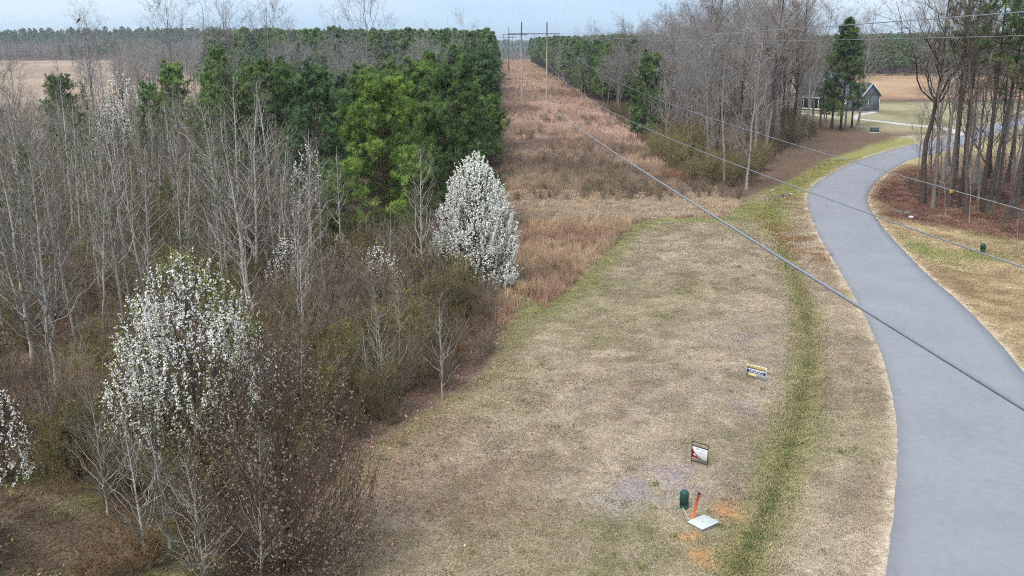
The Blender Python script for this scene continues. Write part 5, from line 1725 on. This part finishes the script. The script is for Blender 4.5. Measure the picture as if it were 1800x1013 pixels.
for k in range(6):
    MB().box((-8 + k * 2.16, -6.35, 1.65), (.16, .16, 2.5), bev=.02).build('porch_post', trim, house)
def window(x, y, z, w, h, face='front'):
    f = MB()
    if face == 'front':
        f.box((x, y, z), (w + .2, .08, h + .2)); fo = f.build('window', trim, house)
        MB().box((x, y - .05, z + h / 4 + .02), (w, .03, h / 2 - .04)).build('pane', glass, fo)
        MB().box((x, y - .05, z - h / 4 - .02), (w, .03, h / 2 - .04)).build('pane', glass, fo)
    else:
        f.box((x, y, z), (.08, w + .2, h + .2)); fo = f.build('window', trim, house)
        MB().box((x + .05, y, z + h / 4 + .02), (.03, w, h / 2 - .04)).build('pane', glass, fo)
        MB().box((x + .05, y, z - h / 4 - .02), (.03, w, h / 2 - .04)).build('pane', glass, fo)
window(-6, -4.03, 1.9, 1.1, 1.6); window(-3.6, -4.03, 1.9, 1.1, 1.6); window(1.4, -4.03, 1.9, 1.1, 1.6); window(.5, -4.63, 5.9, .8, .9)
window(10.13, -.2, 1.9, .9, 1.4, 'end'); window(5.5, -3.53, 1.9, 1.0, 1.4)
d_ = MB().box((-1.0, -4.04, 1.5), (1.0, .1, 2.1)).build('door', brick_red, house)
MB().box((-.6, -4.12, 1.45), (.05, .06, .12)).build('handle', alu, d_)
for s_ in (-1, 1):
    a = math.atan2(2.8, 3.5)
    MB().box((10.5, s_ * 1.9, 4.98), (.08, 4.75, .26), rx=-s_ * a).build('rake_board', trim, house)
MB().box((10.16, 3.44, 1.8), (.08, .18, 3.6)).box((10.16, -3.44, 1.8), (.08, .18, 3.6)).build('corner_board', trim, house)
MB().box((6.6, 0, .0), (7.1, 7.1, .5)).box((-2.5, 0, .0), (11.1, 8.1, .5)).build('foundation', paint('foundation_block', C(140, 134, 130), .9), house)

# ------------------------------------------------------------------ signs on the lot
def ground_pair(a, b):
    A, B = np.array(GW(*a)), np.array(GW(*b))
    return A, B
black_iron = paint('black_sign_iron', C(44, 42, 42), 0.5, var=.1)
white_board = paint('white_sign_board', C(244, 244, 246), 0.5, var=.02)
maroon = paint('maroon_sign_print', C(128, 34, 56), 0.5, var=.03)
grey_ink = paint('grey_sign_lettering', C(150, 152, 158), 0.5, var=.02)
yellow_print = paint('yellow_sign_print', C(240, 226, 158), 0.5, var=.03)
blue_print = paint('blue_sign_print', C(60, 66, 150), 0.5, var=.03)
dark_ink = paint('dark_sign_lettering', C(50, 48, 52), 0.5, var=.02)
green_ink = paint('dark_green_print', C(40, 80, 60), 0.5)

def text_mesh(s, size, mat, name, spacing=1.0):
    cu = bpy.data.curves.new(name, 'FONT')
    cu.body = s; cu.size = size; cu.align_x = 'CENTER'; cu.align_y = 'CENTER'; cu.extrude = 0.0015
    cu.space_character = spacing
    to = bpy.data.objects.new(name, cu)
    COL.objects.link(to)
    dg = bpy.context.evaluated_depsgraph_get()
    me = bpy.data.meshes.new_from_object(to.evaluated_get(dg))
    bpy.data.objects.remove(to)
    me.materials.clear(); me.materials.append(mat)
    me.name = name
    return me

def flat_shape(pts, y, th=0.003):
    """thin plate in the xz plane (faces -y)"""
    n = len(pts)
    V = [[p[0], y, p[1]] for p in pts] + [[p[0], y + th, p[1]] for p in pts]
    mb = MB()
    mb.V.append(np.array(V, float)); mb.n = 2 * n
    mb.F[n] = [np.array([list(range(n)), list(range(2 * n - 1, n - 1, -1))])]
    mb.F.setdefault(4, []).append(np.array([[i, n + i, n + (i + 1) % n, (i + 1) % n] for i in range(n)]))
    return mb

# for-sale sign in a black frame
A, B = ground_pair((1215, 813), (1243, 822))
ang = math.atan2(B[1] - A[1], B[0] - A[0])
M_ = (A + B) / 2
fs = thing('yard_sign', 'white and maroon for-sale sign hanging in a black iron frame on the lot', 'yard sign', (M_[0], M_[1], h1(*G(1229, 817))), ang, raw=True)
fw = max(0.55, np.linalg.norm(B - A)) 
ft = zat(778, M_[1])
for s_ in (-1, 1):
    MB().tube([[s_ * fw / 2, 0, -.1], [s_ * fw / 2, 0, ft]], .014, 6).build('leg', black_iron, fs)
MB().box((0, 0, ft - .01), (fw, .02, .02)).build('top_bar', black_iron, fs)
MB().box((0, 0, ft * .80), (fw, .025, .03)).build('hanger_bar', black_iron, fs)
MB().box((0, 0, ft * .13), (fw, .025, .03)).build('lower_bar', black_iron, fs)
bz0, bz1 = ft * .30, ft * .78
bw = fw - .04
panel = MB().box((0, 0, (bz0 + bz1) / 2), (bw, .012, bz1 - bz0), bev=.004).build('sign_board', white_board, fs)
arc = [(-bw / 2 + .005, bz1 - .05)] + [(-bw / 2 + .005 + bw * .66 * (.5 * (1 - math.cos(q)) + .5 * q / 1.5708), bz0 + .008 + (bz1 - bz0 - .07) * (.5 * (1 - math.sin(q)) + .5 * (1 - q / 1.5708))) for q in np.linspace(.05, math.pi / 2, 8)] + [(-bw / 2 + .005, bz0 + .008)]
flat_shape(arc[::-1], -.011).build('maroon_corner', maroon, panel)
pet = []
cxp, czp, rp = -bw * .32, bz0 + (bz1 - bz0) * .24, (bz1 - bz0) * .13
for k in range(40):
    q = k / 40 * 6.2832
    rr = rp * (.62 + .38 * abs(math.cos(2 * q + .4)))
    pet.append((cxp + rr * math.cos(q), czp + rr * math.sin(q)))
flat_shape(pet[::-1], -.016).build('flower_emblem', white_board, panel)
flat_shape([(cxp + rp * .2, czp + rp * .9), (cxp + rp * .75, czp + rp * .45), (cxp + rp * .95, czp + rp * .65), (cxp + rp * .4, czp + rp * 1.1)], -.018).build('emblem_leaf', green_ink, panel)
tx = link('lettering', text_mesh('FOR SALE', (bz1 - bz0) * .2, grey_ink, 'lettering', 1.1), panel, (bw * .06, -.0095, bz1 - (bz1 - bz0) * .16), (math.radians(90), 0, 0))
for k in range(2):
    MB().box((bw * .14, -.008, bz1 - (bz1 - bz0) * (.36 + .12 * k)), (bw * (.42 - .1 * k), .003, .012)).build('small_print', grey_ink, panel)

# auction sign
A, B = ground_pair((1311, 662), (1346, 671))
ang = math.atan2(B[1] - A[1], B[0] - A[0]) * 1.0
M_ = (A + B) / 2
au = thing('yard_sign', 'low yellow, white and blue auction sign on short wire legs in the dry lot', 'yard sign', (M_[0], M_[1], h1(*G(1328, 666))), ang, raw=True)
aw = np.linalg.norm(B - A); ah = aw * .58
z0 = .10
ab = MB().box((0, 0, z0 + ah / 2), (aw, .012, ah)).build('sign_board', white_board, au)
for s_ in (-.3, .3):
    MB().tube([[s_ * aw, .012, -.1], [s_ * aw, .012, z0 + ah * .5]], .006, 5).build('wire_leg', alu, au)
MB().box((0, -.0085, z0 + ah * .82), (aw * .97, .003, ah * .31)).build('yellow_band', yellow_print, ab)
link('lettering', text_mesh('MULTIPLE PROPERTY', ah * .155, dark_ink, 'lettering', 1.0), ab, (0, -.0125, z0 + ah * .895), (math.radians(90), 0, 0), (aw * .92 / (ah * .155 * 10.2), 1, 1))
link('lettering', text_mesh('REAL ESTATE AUCTION', ah * .155, dark_ink, 'lettering', 1.0), ab, (0, -.0125, z0 + ah * .745), (math.radians(90), 0, 0), (aw * .92 / (ah * .155 * 11.0), 1, 1))
MB().box((0, -.0085, z0 + ah * .47), (aw * .95, .003, ah * .25)).build('blue_band', blue_print, ab)
rw_ = random.Random(4)
for row in range(2):
    x = -aw * .36
    while x < aw * .34:
        l = rw_.uniform(.03, .075) * aw
        MB().box((x + l / 2, -.0125, z0 + ah * (.53 - .12 * row)), (l, .003, ah * .07)).build('white_print', white_board, ab)
        x += l + aw * .02
MB().box((-aw * .19, -.0085, z0 + ah * .16), (aw * .42, .003, ah * .24)).build('yellow_block', yellow_print, ab)
MB().box((-aw * .44, -.0085, z0 + ah * .20), (aw * .06, .003, ah * .18)).build('small_emblem', maroon, ab)
for k in range(9):
    MB().box((aw * (.08 + .045 * k), -.0085, z0 + ah * .12), (aw * .028, .003, ah * .07)).build('small_print', grey_ink, ab)

# ------------------------------------------------------------------ utility things by the road
green_plastic = paint('dark_green_plastic', C(38, 84, 76), 0.45, var=.08)
orange_plastic = paint('faded_orange_plastic', C(240, 112, 72), 0.5, var=.06)
pale_lid = paint('pale_grey_polymer', C(214, 218, 214), 0.7, var=.08, scale=5)
x, y = at(1202, 893)
pz = zat(864, PW(x, y)[1]) + .04
p_ = thing('utility_pedestal', 'dark green round cable pedestal beside the orange marker post', 'utility pedestal', (x, y, h1(x, y)))
MB().lathe([(.150, -.05), (.150, pz * .26)], sides=20).build('base', green_plastic, p_, False)
MB().lathe([(.158, pz * .22), (.155, pz * .86), (.14, pz * .92), (.11, pz * .97), (.06, pz * .995), (.01, pz)], sides=20).build('cap', green_plastic, p_, True)
x, y = at(1216, 914)
mz = zat(866, PW(x, y)[1]) * .97
m_ = thing('marker_post', 'orange plastic marker post leaning beside the green pedestal', 'marker post', (x, y, h1(x, y)))
wx_, wy_ = PW(x, y)
tipx = (1229 - 900) / REAL_F * (wy_ / (rc_ - (866 - 506.5) / REAL_F * rs_)) - wx_
MB().tube([[0, 0, -.1], [tipx, 0, mz]], .048, 10).build('tube', orange_plastic, m_, True)
MB().tube([[tipx * .99, 0, mz * .992], [tipx * 1.03, 0, mz + .03]], .05, 10).build('cap', black_iron, m_, True)
x, y = at(1236, 922)
c1, c2, c3, c4 = [np.array(GW(*q)) for q in ((1212, 922), (1231, 904), (1258, 917), (1243, 938))]
ctr = (c1 + c2 + c3 + c4) / 4
e1 = ((c3 - c2) + (c4 - c1)) / 2; e2 = ((c2 - c1) + (c3 - c4)) / 2
b_ = thing('utility_box', 'pale grey square ground box with a rounded lid near the swale', 'utility box', (ctr[0], ctr[1], h1(*G(1236, 922))), math.atan2(e1[1], e1[0]), raw=True)
L1, L2 = np.linalg.norm(e1), np.linalg.norm(e2)
MB().box((0, 0, .0), (L1 * .9, L2 * .9, .14), bev=.05).build('body', paint('box_side', C(150, 150, 144), .8), b_)
MB().box((0, 0, .10), (L1 * .95, L2 * .95, .06), bev=.028).build('lid', pale_lid, b_)
MB().box((0, -.05, .132), (.035, .025, .010)).build('bolt', black_iron, b_)
pts = [(*G(1199, 894), .05), (*G(1204, 903), .10), (*G(1208, 911), .06), (*G(1214, 918), .04)]
tag(MB().tube([(*PW(a, b), h1(a, b) + z) for a, b, z in pts], .009, 5).build('cable', white_board), 'thin white cable on the grass between pedestal and pale box', 'cable')
x, y = at(1727, 444)
p_ = thing('utility_pedestal', 'small green cable pedestal on the right verge before the grove', 'utility pedestal', (x, y, h1(x, y)))
MB().lathe([(.17, -.05), (.17, .35)], sides=16).build('base', green_plastic, p_)
MB().lathe([(.2, .3), (.2, .62), (.15, .72), (.02, .76)], sides=16).build('cap', green_plastic, p_, True)
MB().tube([[.2, 0, .1], [.34, 0, .72]], .02, 6).build('marker_stake', paint('stake_tan', C(190, 160, 140), .7), p_)
# culvert ends
culv = paint('weathered_concrete_pipe', C(124, 118, 110), 0.9, var=.2, scale=4)
def culvert(px, py, rz, label, s):
    x, y = at(px, py)
    t = thing('culvert', label, 'culvert', (x, y, h1(x, y) + .12), rz, s)
    a = np.linspace(0, 2 * np.pi, 18, endpoint=False)
    ring = lambda r0, x0: np.stack([np.full(18, x0), np.cos(a) * r0, np.sin(a) * r0], 1)
    V = np.vstack([ring(.40, 0), ring(.40, -1.4), ring(.32, -1.4), ring(.32, 0)])
    F = [[j * 18 + k, j * 18 + (k + 1) % 18, ((j + 1) % 4) * 18 + (k + 1) % 18, ((j + 1) % 4) * 18 + k] for j in range(4) for k in range(18)]
    link('pipe', mk_mesh('pipe', V, np.array(F), culv), t)
    MB().box((.45, .48, -.05), (1.0, .09, .6), rz=.35).build('flared_wing', culv, t)
    MB().box((.45, -.48, -.05), (1.0, .09, .6), rz=-.35).build('flared_wing', culv, t)
    return t
culvert(1588, 369, math.radians(-35), 'grey flared culvert end in the ditch at the edge of the grove', .72)
culvert(1376, 344, math.radians(200), 'pale culvert end in the green hollow left of the bend', .65)
rg = np.random.default_rng(8)
def rock(name, px, py, s, label, c):
    x, y = at(px, py)
    bmv = []
    a = np.linspace(0, np.pi, 7)[1:-1]; b = np.linspace(0, 2 * np.pi, 10, endpoint=False)
    V = [[0, 0, 1]] + [[math.sin(p) * math.cos(q), math.sin(p) * math.sin(q), math.cos(p)] for p in a for q in b] + [[0, 0, -1]]
    V = np.array(V) * rg.uniform(.75, 1.15, (52, 1)) * np.array([1.2, .9, .6]) * s
    F3 = [[0, 1 + k, 1 + (k + 1) % 10] for k in range(10)] + [[51, 41 + (k + 1) % 10, 41 + k] for k in range(10)]
    F4 = [[1 + j * 10 + k, 11 + j * 10 + k, 11 + j * 10 + (k + 1) % 10, 1 + j * 10 + (k + 1) % 10] for j in range(4) for k in range(10)]
    o = link(name, mk_mesh(name, V, [np.array(F3), np.array(F4)], paint(name + '_%d' % px, c, .9, var=.15)), None, (*PW(x, y), h1(x, y) + .2 * s))
    return tag(o, label, 'rock')
rock('rock', 1601, 382, .26, 'small white rock on red leaves below the culvert by the grove', C(226, 220, 216))
rock('rock', 1389, 338, .30, 'pale rock right of the culvert end in the green hollow', C(206, 200, 190))
rock('rock', 1358, 334, .20, 'small pale rock left of the culvert end in the green hollow', C(200, 194, 184))
x, y = at(1152, 384)
tag(MB().box((0, 0, .05), (.75, .22, .03), rz=.4).build('board', white_board, None, loc=(*PW(x, y), h1(x, y))), 'small white board lying at the top edge of the mown lot', 'board')
x, y = at(1537, 234)
t = thing('utility_box', 'dark grey green transformer box on the grass near the house drive', 'utility box', (x, y, h1(x, y)), .2)
MB().box((0, 0, .06), (1.5, 1.2, .14)).build('pad', concrete, t)
MB().box((0, 0, .5), (1.25, .95, .76), bev=.04).build('cabinet', paint('dull_green_steel', C(84, 92, 88), .6), t)
MB().box((0, 0, .91), (1.3, 1.0, .06), bev=.02).build('lid', paint('dull_green_steel_lid', C(110, 116, 112), .6), t)
# yellow tag on a grove trunk
x, y = at(1668, 362)
x, y = PW(x, y)
tz = zat(338, y - .4)
tag(MB().box((0, 0, 0), (.42, .02, .5)).build('yellow_tag', paint('yellow_tag_paint', C(214, 164, 40), .5), None, loc=(x - .05, y - .33, tz)), 'small square yellow tag nailed to a dark grove trunk', 'tag')
# bird in the leaning bare tree
def bird(px, py, Y):
    v = (py - 506.5) / REAL_F; u = (px - 900) / REAL_F
    tt = Y / (rc_ - v * rs_)
    P = (u * tt, Y, CAM_H + tt * (-rs_ - v * rc_))
    t = thing('bird', 'dark bird perched in the top of the leaning bare tree at upper left', 'bird', P, .5, raw=True)
    bm_ = paint('dark_brown_plumage', C(70, 60, 58), .8)
    MB().tube([[-.34, 0, -.22], [-.22, 0, -.10], [-.08, 0, .04], [.06, 0, .22], [.12, 0, .34], [.16, 0, .44], [.22, 0, .46], [.30, 0, .43]], [.03, .08, .17, .18, .13, .095, .07, .012], 10).build('body', bm_, t, True)
    MB().box((-.42, 0, -.30), (.30, .12, .03), ry=math.radians(35)).build('tail', bm_, t)
    for s_ in (-1, 1):
        MB().tube([[.02, s_ * .06, .06], [.03, s_ * .06, -.16]], .015, 5).build('leg', bm_, t)
bx, by = GW(172, 262)
bird(138, 38, by)

# ------------------------------------------------------------------ haze
hm, nt, out = new_mat('thin_haze')
pv = N(nt, 'ShaderNodeVolumePrincipled')
pv.inputs['Color'].default_value = (0.80, 0.88, 0.97, 1)
pv.inputs['Density'].default_value = HAZE
pv.inputs['Anisotropy'].default_value = 0.2
nt.links.new(pv.outputs[0], out.inputs['Volume'])
hb = MB().box((0, 2300, 10), (10000, 5200, 60)).build('haze', hm)
tag(hb, 'thin pale blue haze in the air over the whole landscape', 'haze', kind='stuff')
